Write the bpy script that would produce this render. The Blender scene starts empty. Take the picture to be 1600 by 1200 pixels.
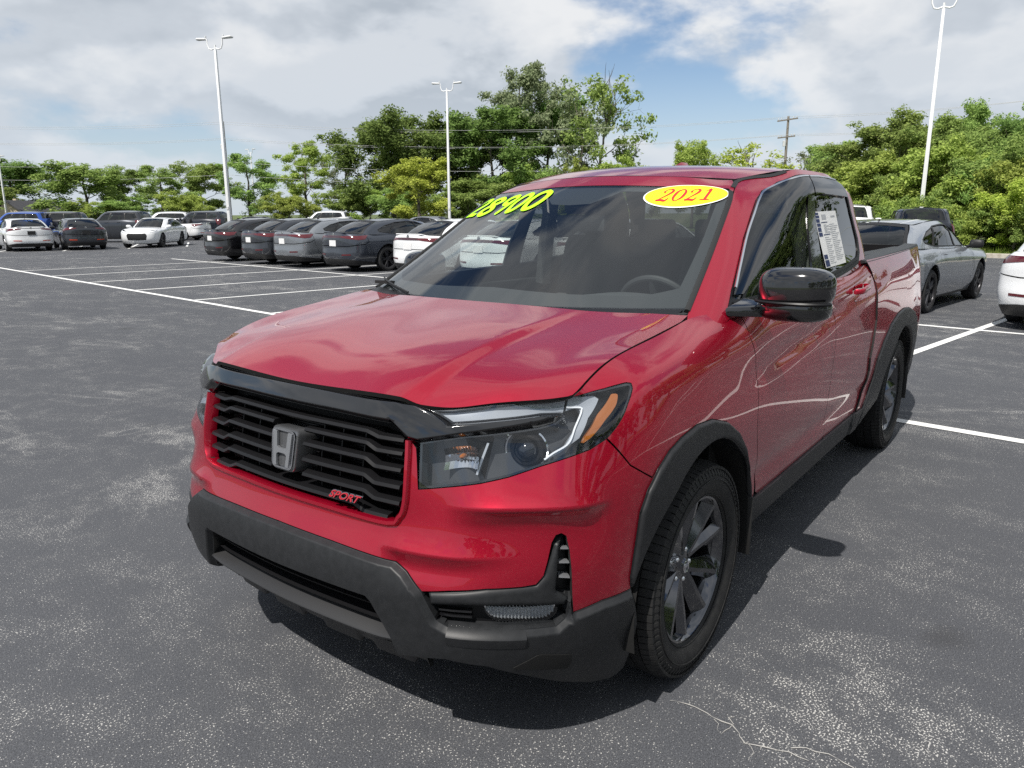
import bpy, bmesh, math, random
import numpy as np
from mathutils import Vector, Matrix
from mathutils.geometry import delaunay_2d_cdt

# ================================================================ camera, sky, sun, exposure
scene = bpy.context.scene
rad = math.radians
cam_d = bpy.data.cameras.new('camera'); cam_o = bpy.data.objects.new('camera', cam_d)
scene.collection.objects.link(cam_o); scene.camera = cam_o
cam_d.sensor_width = 36; cam_d.lens = 36*1173.9/1600; cam_d.clip_start = .05; cam_d.clip_end = 3000
CY, CP, CR = rad(216.9675), rad(12.7814), rad(-.2543)
_f = Vector((math.cos(CY)*math.cos(CP), math.sin(CY)*math.cos(CP), -math.sin(CP)))
_r0 = Vector((math.sin(CY), -math.cos(CY), 0)); _u0 = _r0.cross(_f)
_r = math.cos(CR)*_r0+math.sin(CR)*_u0; _u = -math.sin(CR)*_r0+math.cos(CR)*_u0
_M = Matrix((_r, _u, -_f)).transposed().to_4x4(); _M.translation = Vector((2.2732, 1.8715, 1.5655))
cam_o.matrix_world = _M

SUN_AZ, SUN_EL = rad(4.5), rad(55.5)          # azimuth from +x towards +y
SUN_DIR = Vector((math.cos(SUN_AZ)*math.cos(SUN_EL), math.sin(SUN_AZ)*math.cos(SUN_EL), math.sin(SUN_EL)))
sun_d = bpy.data.lights.new('sun', 'SUN'); sun_d.energy = 5.0; sun_d.angle = rad(.53); sun_d.color = (1, .955, .89)
sun_o = bpy.data.objects.new('sun', sun_d); scene.collection.objects.link(sun_o)
sun_o.rotation_euler = (-SUN_DIR).to_track_quat('-Z', 'Y').to_euler(); sun_o.location = (0, 0, 40)

world = bpy.data.worlds.new('World'); scene.world = world; world.use_nodes = True
scene.view_settings.view_transform = 'Standard'; scene.view_settings.look = 'None'
scene.view_settings.exposure = .2; scene.view_settings.gamma = 1; scene.view_settings.use_curve_mapping = False
scene.render.engine = 'CYCLES'
scene.cycles.use_denoising = False
scene.cycles.max_bounces = 10; scene.cycles.transparent_max_bounces = 24
scene.cycles.caustics_reflective = False; scene.cycles.caustics_refractive = False
scene.cycles.sample_clamp_indirect = 6

SKY_OFF = (20.0, 3.0, 9.0)
def build_sky():
    nt = world.node_tree; nt.nodes.clear(); N = nt.nodes.new; L = nt.links.new
    out = N('ShaderNodeOutputWorld'); bg = N('ShaderNodeBackground'); L(bg.outputs[0], out.inputs[0])
    sky = N('ShaderNodeTexSky'); sky.sky_type = 'NISHITA'; sky.sun_disc = False
    sky.sun_elevation = SUN_EL; sky.sun_rotation = rad(90)-SUN_AZ; sky.altitude = 200; sky.air_density = 1.0; sky.dust_density = .35; sky.ozone_density = 3.5
    bg.inputs['Strength'].default_value = .095
    tc = N('ShaderNodeTexCoord')
    sep = N('ShaderNodeSeparateXYZ'); L(tc.outputs['Generated'], sep.inputs[0])
    def math_(op, a, b=None, c=None, clamp=False):
        n = N('ShaderNodeMath'); n.operation = op; n.use_clamp = clamp
        for i, x in enumerate((a, b, c)):
            if x is None: continue
            if isinstance(x, (int, float)): n.inputs[i].default_value = x
            else: L(x, n.inputs[i])
        return n.outputs[0]
    den = math_('ADD', math_('MAXIMUM', sep.outputs[2], 0.0), .60)      # a flattened dome of cloud
    comb = N('ShaderNodeCombineXYZ'); L(math_('DIVIDE', sep.outputs[0], den), comb.inputs[0]); L(math_('DIVIDE', sep.outputs[1], den), comb.inputs[1]); L(math_('MULTIPLY', sep.outputs[2], 1.7), comb.inputs[2])
    def fbm(off, scale, detail, rough, dist=0.):
        mp = N('ShaderNodeMapping'); mp.inputs['Location'].default_value = off; L(comb.outputs[0], mp.inputs[0])
        n = N('ShaderNodeTexNoise'); n.inputs['Scale'].default_value = scale; n.inputs['Detail'].default_value = detail
        n.inputs['Roughness'].default_value = rough; n.inputs['Distortion'].default_value = dist
        L(mp.outputs[0], n.inputs['Vector']); return n.outputs['Fac']
    OFF = SKY_OFF
    def density(off, det_n):
        return math_('ADD', math_('MULTIPLY', fbm(off, 1.35, 2, .5), .54), math_('MULTIPLY', fbm(off, 3.8, det_n, .52, .1), .46))
    d = density(OFF, 9)
    SHD = Vector((SUN_DIR.x/.9, SUN_DIR.y/.9, SUN_DIR.z*1.6)).normalized()*.13
    d2 = density((OFF[0]+SHD.x, OFF[1]+SHD.y, OFF[2]+SHD.z), 5)
    def ramp(x, a, b):
        n = N('ShaderNodeMapRange'); n.interpolation_type = 'SMOOTHSTEP'
        n.inputs['From Min'].default_value = a; n.inputs['From Max'].default_value = b; L(x, n.inputs['Value']); return n.outputs[0]
    cover = ramp(d, .415, .485)
    thick = ramp(d, .47, .585)
    lit = ramp(math_('SUBTRACT', d, d2), -.04, .05)
    bright = math_('ADD', math_('MULTIPLY', math_('SUBTRACT', 1.0, thick), .42), math_('MULTIPLY', lit, .58), None, True)
    cr = N('ShaderNodeValToRGB'); L(bright, cr.inputs[0])
    cr.color_ramp.elements[0].color = (4.4, 4.85, 5.4, 1); cr.color_ramp.elements[0].position = .12
    cr.color_ramp.elements[1].color = (7.9, 8.0, 8.1, 1); cr.color_ramp.elements[1].position = .92
    e = cr.color_ramp.elements.new(.5); e.color = (5.9, 6.3, 6.8, 1)
    hz = ramp(sep.outputs[2], .0, .16)                     # far cloud sinks into pale haze
    mixh = N('ShaderNodeMix'); mixh.data_type = 'RGBA'
    inv = math_('MULTIPLY', math_('SUBTRACT', 1.0, hz), .35)
    L(inv, mixh.inputs['Factor']); L(cr.outputs[0], mixh.inputs['A']); mixh.inputs['B'].default_value = (5.6, 6.0, 6.5, 1)
    mix = N('ShaderNodeMix'); mix.data_type = 'RGBA'
    L(math_('MULTIPLY', cover, .96), mix.inputs['Factor']); L(sky.outputs[0], mix.inputs['A']); L(mixh.outputs['Result'], mix.inputs['B'])
    low = N('ShaderNodeMix'); low.data_type = 'RGBA'           # pale haze low over the horizon
    L(math_('MULTIPLY', math_('SUBTRACT', 1.0, ramp(sep.outputs[2], -.03, .22)), .82), low.inputs['Factor']); L(mix.outputs['Result'], low.inputs['A']); low.inputs['B'].default_value = (5.6, 6.3, 7.1, 1)
    L(low.outputs['Result'], bg.inputs['Color'])
build_sky()

# ---------------------------------------------------------------- smooth surfaces
def spline_matrix(k, q):
    """rows: weights of the control values at knots k for the natural cubic spline at q"""
    k = np.asarray(k, float); q = np.asarray(q, float); n = len(k)
    h = np.diff(k)
    A = np.zeros((n, n)); B = np.zeros((n, n)); A[0, 0] = A[-1, -1] = 1
    for i in range(1, n-1):
        A[i, i-1] = h[i-1]; A[i, i] = 2*(h[i-1]+h[i]); A[i, i+1] = h[i]
        B[i, i-1] = 6/h[i-1]; B[i, i] = -6/h[i-1]-6/h[i]; B[i, i+1] = 6/h[i]
    M = np.linalg.solve(A, B)
    j = np.clip(np.searchsorted(k, q, side='right')-1, 0, n-2)
    qq = np.clip(q, k[0]-.15, k[-1]+.15)
    a = (k[j+1]-qq)/h[j]; b = (qq-k[j])/h[j]
    W = np.zeros((len(q), n)); r = np.arange(len(q))
    W[r, j] += a; W[r, j+1] += b
    ca = np.where((a <= 1) & (a >= 0), (a**3-a), 0)*h[j]**2/6
    cb = np.where((a <= 1) & (a >= 0), (b**3-b), 0)*h[j]**2/6
    W += ca[:, None]*M[j]+cb[:, None]*M[j+1]
    return W

class Surf:
    """tensor spline through a grid of points P[u][v]; sym mirrors it about y = 0 at u = 0"""
    def __init__(self, P, vk=None, sym=True, row=3, uk=None, disp=None, tail=False):
        P = np.asarray(P, float)
        if uk is None:
            d = np.linalg.norm(np.diff(P[:, row], axis=0), axis=1)
            uk = np.concatenate([[0], np.cumsum(d)])
        uk = np.asarray(uk, float)
        if vk is None:
            d = np.linalg.norm(np.diff(P, axis=1), axis=2).mean(0)
            vk = np.concatenate([[0], np.cumsum(d)])
        self.u0 = uk
        if tail:                                  # carry on round the tail, mirrored
            P = np.concatenate([P, P[:-1][::-1]*np.array([1, -1, 1])]); uk = np.concatenate([uk, 2*uk[-1]-uk[:-1][::-1]])
        if sym:
            Q = P[1:][::-1]*np.array([1, -1, 1]); P = np.concatenate([Q, P]); uk = np.concatenate([-uk[1:][::-1], uk])
        self.P, self.uk, self.vk, self.disp = P, uk, np.asarray(vk, float), disp
    def base(self, u, v):
        Wu = spline_matrix(self.uk, u); Wv = spline_matrix(self.vk, v)
        return np.einsum('ni,nj,ijk->nk', Wu, Wv, self.P, optimize=True)
    def nrm0(self, u, v, e=.002):
        du = self.base(u+e, v)-self.base(u-e, v); dv = self.base(u, v+e)-self.base(u, v-e)
        n = np.cross(du, dv); return n/np.maximum(np.linalg.norm(n, axis=1, keepdims=True), 1e-12)
    def pos(self, u, v, off=0.):
        u = np.asarray(u, float); v = np.asarray(v, float)
        p = self.base(u, v)
        if self.disp is None and not np.any(off): return p
        d = off if self.disp is None else off+self.disp(u, v, p)
        return p+self.nrm0(u, v)*np.reshape(d+0*u, (-1, 1))
    def nrm(self, u, v, e=.002, off=0.):
        du = self.pos(u+e, v, off)-self.pos(u-e, v, off); dv = self.pos(u, v+e, off)-self.pos(u, v-e, off)
        n = np.cross(du, dv); return n/np.maximum(np.linalg.norm(n, axis=1, keepdims=True), 1e-12)
    def find(self, f, ur=None, vr=None, n=(260, 90)):
        """(u, v) that minimises f(points)"""
        ur = ur or (self.uk[0], self.uk[-1]); vr = vr or (self.vk[0], self.vk[-1])
        for _ in range(4):
            U, V = np.meshgrid(np.linspace(*ur, n[0]), np.linspace(*vr, n[1]), indexing='ij')
            c = f(self.pos(U.ravel(), V.ravel())); i = int(np.argmin(c)); u, v = U.ravel()[i], V.ravel()[i]
            du = (ur[1]-ur[0])/n[0]*3; dv = (vr[1]-vr[0])/n[1]*3; ur = (u-du, u+du); vr = (v-dv, v+dv); n = (25, 25)
        return u, v
    def at(self, pts, ur=None, vr=None):
        """(u, v) of the surface points nearest to pts; a coordinate None is free"""
        out = []
        for p in pts:
            ax = [i for i in range(3) if p[i] is not None]; q = np.array([p[i] for i in ax])
            out.append(self.find(lambda S: ((S[:, ax]-q)**2).sum(1), ur, vr))
        return np.array(out)

def smooth(a, b, x):
    t = np.clip((np.asarray(x, float)-a)/(b-a), 0, 1); return t*t*(3-2*t)
def bump(x, c, w): return np.exp(-((x-c)/w)**2)

# ---------------------------------------------------------------- the pickup's skin, left half (x forward, y left, z up, front axle at x = 0)
ROWZ = [.20, .34, .46, .60, .72, .84]
def col(xy6, top4):
    return [(x, y, z) for (x, y), z in zip(xy6, ROWZ)]+list(top4)
def side(x, ys, t):  # a station on the flank: y at the six lower rows, then (y, z) above
    return [(x, y, z) for y, z in zip(ys, ROWZ)]+[(x, y, z) for y, z in t]
LOWER = [
 col([(.86, 0), (.955, 0), (.985, 0), (.995, 0), (.955, 0), (.945, 0)], [(.925, 0, .95), (.912, 0, 1.0), (.90, 0, 1.035), (.885, 0, 1.07)]),
 col([(.85, .25), (.945, .25), (.975, .25), (.985, .25), (.945, .25), (.935, .25)], [(.915, .25, .95), (.903, .25, 1.0), (.89, .25, 1.035), (.878, .25, 1.07)]),
 col([(.83, .45), (.925, .46), (.952, .46), (.963, .46), (.925, .46), (.91, .46)], [(.89, .46, .95), (.88, .46, 1.0), (.868, .458, 1.038), (.853, .455, 1.068)]),
 col([(.80, .62), (.875, .64), (.905, .65), (.918, .65), (.897, .65), (.882, .65)], [(.85, .65, .95), (.832, .648, 1.0), (.81, .645, 1.04), (.782, .64, 1.07)]),
 col([(.735, .75), (.80, .785), (.832, .80), (.845, .80), (.838, .80), (.825, .80)], [(.79, .80, .95), (.768, .795, 1.0), (.74, .785, 1.045), (.71, .765, 1.08)]),
 col([(.65, .835), (.705, .873), (.735, .89), (.75, .898), (.752, .90), (.742, .90)], [(.712, .887, .95), (.69, .876, 1.005), (.662, .855, 1.052), (.624, .826, 1.09)]),
 col([(.51, .875), (.56, .912), (.585, .935), (.595, .947), (.597, .952), (.59, .951)], [(.575, .936, .95), (.563, .922, 1.013), (.548, .892, 1.07), (.53, .818, 1.115)]),
 side(.40, (.885, .925, .955, .97, .978, .979), ((.968, .95), (.953, 1.02), (.915, 1.09), (.814, 1.152))),
 side(.20, (.885, .925, .957, .974, .983, .983), ((.975, .95), (.963, 1.03), (.928, 1.11), (.815, 1.178))),
 side(0, (.885, .925, .957, .974, .983, .983), ((.976, .95), (.966, 1.035), (.936, 1.12), (.818, 1.202))),
 side(-.22, (.885, .925, .955, .970, .979, .981), ((.974, .95), (.966, 1.04), (.940, 1.13), (.828, 1.226))),
 side(-.46, (.885, .925, .952, .966, .974, .977), ((.973, .95), (.967, 1.04), (.950, 1.13), (.905, 1.225))),
 side(-.95, (.885, .925, .95, .963, .973, .977), ((.974, .95), (.969, 1.04), (.955, 1.13), (.913, 1.225))),
 side(-1.45, (.885, .925, .95, .963, .973, .977), ((.974, .95), (.969, 1.04), (.956, 1.14), (.914, 1.235))),
 side(-1.9, (.885, .925, .95, .963, .973, .977), ((.974, .95), (.969, 1.04), (.957, 1.15), (.914, 1.25))),
 side(-2.4, (.885, .925, .952, .966, .975, .978), ((.974, .95), (.969, 1.05), (.957, 1.165), (.910, 1.30))),
 side(-2.7, (.885, .925, .955, .972, .979, .98), ((.974, .95), (.969, 1.05), (.957, 1.165), (.910, 1.33))),
]
for _i in (3, 4):
    LOWER[_i] = [(x-[0, 0, 0, .01, .014, .024, .03, .03, .03, .03][k], y, z) for k, (x, y, z) in enumerate(LOWER[_i])]
for _i, (_dx, _dy) in {3: (-.012, 0), 4: (-.052, -.018), 5: (-.075, -.03), 6: (-.042, -.016)}.items():
    LOWER[_i] = [(x+_dx*(1 if k < 9 else .3), y+_dy*(1 if k < 9 else .3), z) for k, (x, y, z) in enumerate(LOWER[_i])]
for _i in range(7, len(LOWER)):
    LOWER[_i] = [(x, y-.010*(1 if k < 8 else .3), z) for k, (x, y, z) in enumerate(LOWER[_i])]
VROW = [.20, .34, .46, .60, .72, .84, .95, 1.03, 1.10, 1.19]
def lower_disp(u, v, p):
    x, y, z = p[:, 0], np.abs(p[:, 1]), p[:, 2]
    au = np.abs(u)
    d = np.zeros(len(u))
    # ledge under the headlamps, fading out round the corner and at the grille
    zl = .797
    k = smooth(.58, .74, y)*(1-smooth(.0, .10, np.maximum(.66-x, 0)))
    t = (z-zl)
    d += k*np.where(t > 0, .022*np.exp(-t/.05), .022-.031*smooth(-.012, .050, -t)+.012*smooth(.06, .19, -t))
    # edge of the apron under the grille, running out towards the corner
    k = smooth(.40, .50, y)*(1-smooth(.60, .80, y))*(x > 0)
    t = z-.664
    d += k*np.where(t > 0, .010*np.exp(-t/.05), .010-.018*smooth(-.012, .035, -t)+.008*smooth(.03, .10, -t))
    # flank: scoop under the rising shoulder line
    zs = 1.005+.105*(-.35-x)
    ks = smooth(.25, .75, -x)
    d += -ks*.014*np.exp(-((z-(zs-.035))/.05)**2)
    # swage above the sill
    d += -smooth(.3, .6, -x)*.010*np.exp(-((z-.56)/.05)**2)
    return d
def fair(G, lam, n):
    """evens out the hand-set stations along the body, keeping within a few mm"""
    G = np.array(G, float); d = np.linalg.norm(np.diff(G[:, 4], axis=0), axis=1); u = np.concatenate([[0], np.cumsum(d)])
    A = np.concatenate([G[1:][::-1]*np.array([1, -1, 1]), G]); ua = np.concatenate([-u[1:][::-1], u]); m = len(A); D = np.zeros((m-2, m))
    for i in range(1, m-1):
        h0, h1 = ua[i]-ua[i-1], ua[i+1]-ua[i]; D[i-1, i-1] = 2/(h0*(h0+h1)); D[i-1, i] = -2/(h0*h1); D[i-1, i+1] = 2/(h1*(h0+h1))
    Dk = (D[1:]-D[:-1])/np.maximum(.5*(ua[2:-1][:, None]-ua[1:-2][:, None])*2, .05)
    K = np.eye(m)+lam*Dk.T @ Dk
    return np.linalg.solve(K, A.reshape(m, -1)).reshape(A.shape)[len(G)-1:]
LOWER = fair(LOWER, 4e-8*1.0, 0)
lower = Surf(LOWER, VROW, disp=lower_disp)

def bside(x, ys, t): return side(x, ys, t)
BED = [
 side(-2.30, (.885, .925, .952, .965, .974, .978), ((.974, .95), (.969, 1.05), (.957, 1.165), (.915, 1.303))),
 side(-2.55, (.885, .925, .952, .968, .977, .979), ((.974, .95), (.969, 1.05), (.958, 1.165), (.917, 1.306))),
 side(-2.85, (.885, .925, .955, .974, .984, .984), ((.977, .95), (.970, 1.05), (.958, 1.165), (.917, 1.311))),
 side(-3.18, (.885, .925, .957, .977, .987, .987), ((.979, .95), (.970, 1.05), (.957, 1.165), (.914, 1.316))),
 side(-3.55, (.885, .925, .953, .972, .981, .981), ((.973, .95), (.963, 1.05), (.948, 1.165), (.905, 1.321))),
 side(-3.90, (.87, .905, .93, .948, .958, .958), ((.95, .95), (.94, 1.05), (.925, 1.165), (.885, 1.326))),
 side(-4.15, (.84, .87, .895, .915, .927, .928), ((.92, .95), (.908, 1.05), (.893, 1.165), (.858, 1.328))),
 side(-4.28, (.78, .80, .83, .86, .875, .878), ((.87, .95), (.86, 1.05), (.845, 1.165), (.815, 1.323))),
]
def bed_disp(u, v, p):
    x, z = p[:, 0], p[:, 2]
    zs = 1.005+.105*(-.35-x)
    d = -.014*np.exp(-((z-(zs-.035))/.05)**2)*(1-smooth(2.3, 2.8, -x))
    d += -.010*np.exp(-((z-.56)/.05)**2)*(1-smooth(2.2, 2.6, -x))
    return d
bedside = Surf(BED, VROW, sym=False, row=4, disp=bed_disp)

# greenhouse: wraps from the middle of the windscreen round the pillar and along the side glass to the rear window
GV = [0, .17, .34, .47, .55]
def gcol(*pts): return list(pts)
CAB = [
 gcol((.02, 0, 1.22), (-.28, 0, 1.40), (-.58, 0, 1.575), (-.80, 0, 1.69), (-.90, 0, 1.735)),
 gcol((.00, .25, 1.22), (-.295, .25, 1.40), (-.60, .245, 1.575), (-.82, .24, 1.686), (-.92, .235, 1.73)),
 gcol((-.065, .52, 1.225), (-.37, .50, 1.40), (-.68, .47, 1.57), (-.88, .445, 1.677), (-.98, .43, 1.72)),
 gcol((-.20, .79, 1.23), (-.50, .735, 1.40), (-.785, .68, 1.57), (-.965, .637, 1.668), (-1.06, .60, 1.708)),
 gcol((-.285, .855, 1.230), (-.60, .80, 1.400), (-.89, .74, 1.565), (-1.06, .69, 1.664), (-1.16, .645, 1.721)),
 gcol((-.43, .89, 1.225), (-.77, .836, 1.400), (-1.02, .78, 1.570), (-1.18, .735, 1.668), (-1.27, .68, 1.730)),
 gcol((-.90, .905, 1.225), (-1.05, .856, 1.405), (-1.22, .805, 1.582), (-1.36, .766, 1.690), (-1.42, .712, 1.758)),
 gcol((-1.45, .908, 1.225), (-1.47, .865, 1.405), (-1.52, .818, 1.588), (-1.57, .782, 1.700), (-1.60, .724, 1.770)),
 gcol((-1.95, .905, 1.235), (-1.92, .865, 1.410), (-1.90, .822, 1.590), (-1.89, .787, 1.700), (-1.87, .728, 1.768)),
 gcol((-2.30, .90, 1.260), (-2.26, .860, 1.420), (-2.22, .820, 1.585), (-2.19, .783, 1.690), (-2.13, .715, 1.754)),
 gcol((-2.44, .86, 1.290), (-2.42, .825, 1.430), (-2.38, .785, 1.575), (-2.32, .745, 1.680), (-2.24, .67, 1.742)),
 gcol((-2.47, .70, 1.300), (-2.44, .64, 1.440), (-2.41, .60, 1.580), (-2.35, .565, 1.685), (-2.27, .525, 1.752)),
 gcol((-2.50, .30, 1.300), (-2.47, .28, 1.440), (-2.43, .26, 1.580), (-2.37, .24, 1.692), (-2.29, .22, 1.762)),
 gcol((-2.50, .0, 1.300), (-2.47, .0, 1.440), (-2.43, .0, 1.580), (-2.37, .0, 1.697), (-2.29, .0, 1.768)),
]
cab = Surf(CAB, GV, row=1)
_fu = [0, .25, .445, .575, .70, lower.u0[5]]; _fv = [1.184, 1.184, 1.176, 1.146, 1.182, 1.172]
HOODG = [[tuple(p) for p in lower.base(np.array(_fu), np.array(_fv))],
 [(.76, 0, 1.122), (.755, .25, 1.121), (.735, .44, 1.113), (.712, .565, 1.105), (.675, .68, 1.099), (.57, .822, 1.108)],
 [(.55, 0, 1.168), (.545, .25, 1.166), (.53, .435, 1.154), (.512, .56, 1.145), (.488, .68, 1.139), (.44, .817, 1.141)],
 [(.34, 0, 1.202), (.335, .25, 1.199), (.32, .435, 1.186), (.303, .56, 1.178), (.28, .68, 1.170), (.24, .817, 1.170)],
 [(.19, 0, 1.226), (.18, .25, 1.222), (.14, .45, 1.209), (.115, .57, 1.200), (.09, .69, 1.194), (.04, .817, 1.195)],
 [(.085, 0, 1.241), (.07, .25, 1.238), (.01, .46, 1.229), (-.045, .58, 1.224), (-.095, .70, 1.224), (-.15, .815, 1.232)]]
_q = np.linspace(lower.u0[5], lower.u0[11], 200); _e = lower.base(_q, 0*_q+1.186)
for _r, _x in zip(HOODG[1:], (.555, .42, .22, .03, -.165)):      # its sides follow the wings
    _r[-1] = tuple(_e[np.argmin(abs(_e[:, 0]-_x))])
HOODG = np.array(HOODG)
_t = np.array([0, .16, .38, .60, .76, .87])
for _c in range(5):                                                        # one clean sweep from nose to cowl in every line
    for _k in range(3):
        _f = np.polyval(np.polyfit(_t, HOODG[:, _c, _k], 3, w=[4, 1, 1, 1, 1, 4.]), _t); HOODG[:, _c, _k] = _f+(HOODG[0, _c, _k]-_f[0])*np.clip(1-_t/.4, 0, 1)**2
_m = .5*(HOODG[:, 4]+HOODG[:, 5]); _m[0] = lower.base(np.array([.845]), np.array([1.183]))[0]; HOODG = np.insert(HOODG, 5, _m, 1)
HOODG = HOODG.transpose(1, 0, 2)      # [across][along]
def hood_disp(u, v, p):
    y = np.abs(p[:, 1]); x = p[:, 0]
    w = smooth(-.05, .35, x)
    ye = .44+.0*x
    return w*(.015*(1-smooth(-.012, .05, y-ye))*smooth(.0, .44, y)+.004*(1-smooth(0, .44, y)))+.002
hood = Surf(HOODG, [0, .16, .38, .60, .76, .87], row=2, disp=hood_disp)
ROOFG = [[(-.90, 0, 1.735), (-1.10, 0, 1.776), (-1.45, 0, 1.802), (-1.88, 0, 1.796), (-2.29, 0, 1.768)],
         [(-.92, .235, 1.730), (-1.11, .235, 1.771), (-1.45, .24, 1.797), (-1.87, .235, 1.791), (-2.29, .22, 1.762)],
         [(-.98, .43, 1.720), (-1.15, .45, 1.758), (-1.46, .47, 1.785), (-1.86, .47, 1.780), (-2.27, .45, 1.755)],
         [(-1.06, .60, 1.708), (-1.24, .66, 1.736), (-1.50, .708, 1.763), (-1.86, .718, 1.764), (-2.22, .655, 1.742)]]
roof = Surf(ROOFG, [0, .2, .55, .95, 1.33], row=2)


# ================================================================ helpers
COL = scene.collection
def tag(o, label=None, cat=None, group=None, kind=None):
    if label: o['label'] = label
    if cat: o['category'] = cat
    if group: o['group'] = group
    if kind: o['kind'] = kind
    return o
def empty(name, loc=(0, 0, 0), rz=0, parent=None):
    o = bpy.data.objects.new(name, None); COL.objects.link(o); o.location = loc; o.rotation_euler = (0, 0, rz); o.empty_display_size = .2
    if parent: o.parent = parent
    return o
def link(name, me, parent=None):
    o = bpy.data.objects.new(name, me); COL.objects.link(o)
    if parent: o.parent = parent
    return o
def children_of(o): return [c for c in bpy.data.objects if c.parent == o]
def copy_tree(o, parent=None):
    c = o.copy(); COL.objects.link(c)
    if parent: c.parent = parent
    for ch in list(o.children): copy_tree(ch, c)
    return c

def mat(name, color=(.5, .5, .5), rough=.5, metal=0., coat=0., coat_rough=.03, spec=.5, emit=None, es=1., trans=0., ior=1.5, alpha=1.):
    m = bpy.data.materials.new(name); m.use_nodes = True
    b = m.node_tree.nodes['Principled BSDF']
    b.inputs['Base Color'].default_value = (*color, 1); b.inputs['Roughness'].default_value = rough
    b.inputs['Metallic'].default_value = metal; b.inputs['Coat Weight'].default_value = coat; b.inputs['Coat Roughness'].default_value = coat_rough
    b.inputs['Specular IOR Level'].default_value = spec; b.inputs['IOR'].default_value = ior
    b.inputs['Transmission Weight'].default_value = trans; b.inputs['Alpha'].default_value = alpha
    if emit: b.inputs['Emission Color'].default_value = (*emit, 1); b.inputs['Emission Strength'].default_value = es
    m.diffuse_color = (*color, 1)
    return m
def nodes_of(m): return m.node_tree.nodes, m.node_tree.links, m.node_tree.nodes['Principled BSDF']
def add_noise_color(m, c1, c2, scale, detail=4, rough=.6, lo=.35, hi=.65, coord='Object', bump=0., bump_scale=None, bump_dist=.01):
    n, l, b = nodes_of(m)
    tc = n.new('ShaderNodeTexCoord'); nz = n.new('ShaderNodeTexNoise'); nz.inputs['Scale'].default_value = scale; nz.inputs['Detail'].default_value = detail; nz.inputs['Roughness'].default_value = rough
    l.new(tc.outputs[coord], nz.inputs['Vector'])
    cr = n.new('ShaderNodeValToRGB'); cr.color_ramp.elements[0].color = (*c1, 1); cr.color_ramp.elements[1].color = (*c2, 1)
    cr.color_ramp.elements[0].position = lo; cr.color_ramp.elements[1].position = hi
    l.new(nz.outputs['Fac'], cr.inputs[0]); l.new(cr.outputs[0], b.inputs['Base Color'])
    if bump:
        nb = n.new('ShaderNodeTexNoise'); nb.inputs['Scale'].default_value = bump_scale or scale*4; nb.inputs['Detail'].default_value = 3
        l.new(tc.outputs[coord], nb.inputs['Vector'])
        bp = n.new('ShaderNodeBump'); bp.inputs['Strength'].default_value = bump; bp.inputs['Distance'].default_value = bump_dist
        l.new(nb.outputs['Fac'], bp.inputs['Height']); l.new(bp.outputs[0], b.inputs['Normal'])
    return m
def glass_mat(name, tint=(.8, .85, .83), f0=.06, rough=0.):
    """thin pane: tinted see-through with a mirror that grows at a slant, the same from both sides"""
    m = bpy.data.materials.new(name); m.use_nodes = True; nt = m.node_tree; nt.nodes.clear(); N = nt.nodes.new; L = nt.links.new
    out = N('ShaderNodeOutputMaterial'); tr = N('ShaderNodeBsdfTransparent'); gl = N('ShaderNodeBsdfGlossy'); mx = N('ShaderNodeMixShader')
    tr.inputs[0].default_value = (*tint, 1); gl.inputs['Roughness'].default_value = rough; gl.inputs[0].default_value = (1, 1, 1, 1)
    lw = N('ShaderNodeLayerWeight'); lw.inputs['Blend'].default_value = .5
    p = N('ShaderNodeMath'); p.operation = 'POWER'; L(lw.outputs['Facing'], p.inputs[0]); p.inputs[1].default_value = 5
    a = N('ShaderNodeMath'); a.operation = 'MULTIPLY_ADD'; L(p.outputs[0], a.inputs[0]); a.inputs[1].default_value = 1-f0; a.inputs[2].default_value = f0
    L(a.outputs[0], mx.inputs[0]); L(tr.outputs[0], mx.inputs[1]); L(gl.outputs[0], mx.inputs[2]); L(mx.outputs[0], out.inputs[0])
    return m

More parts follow.
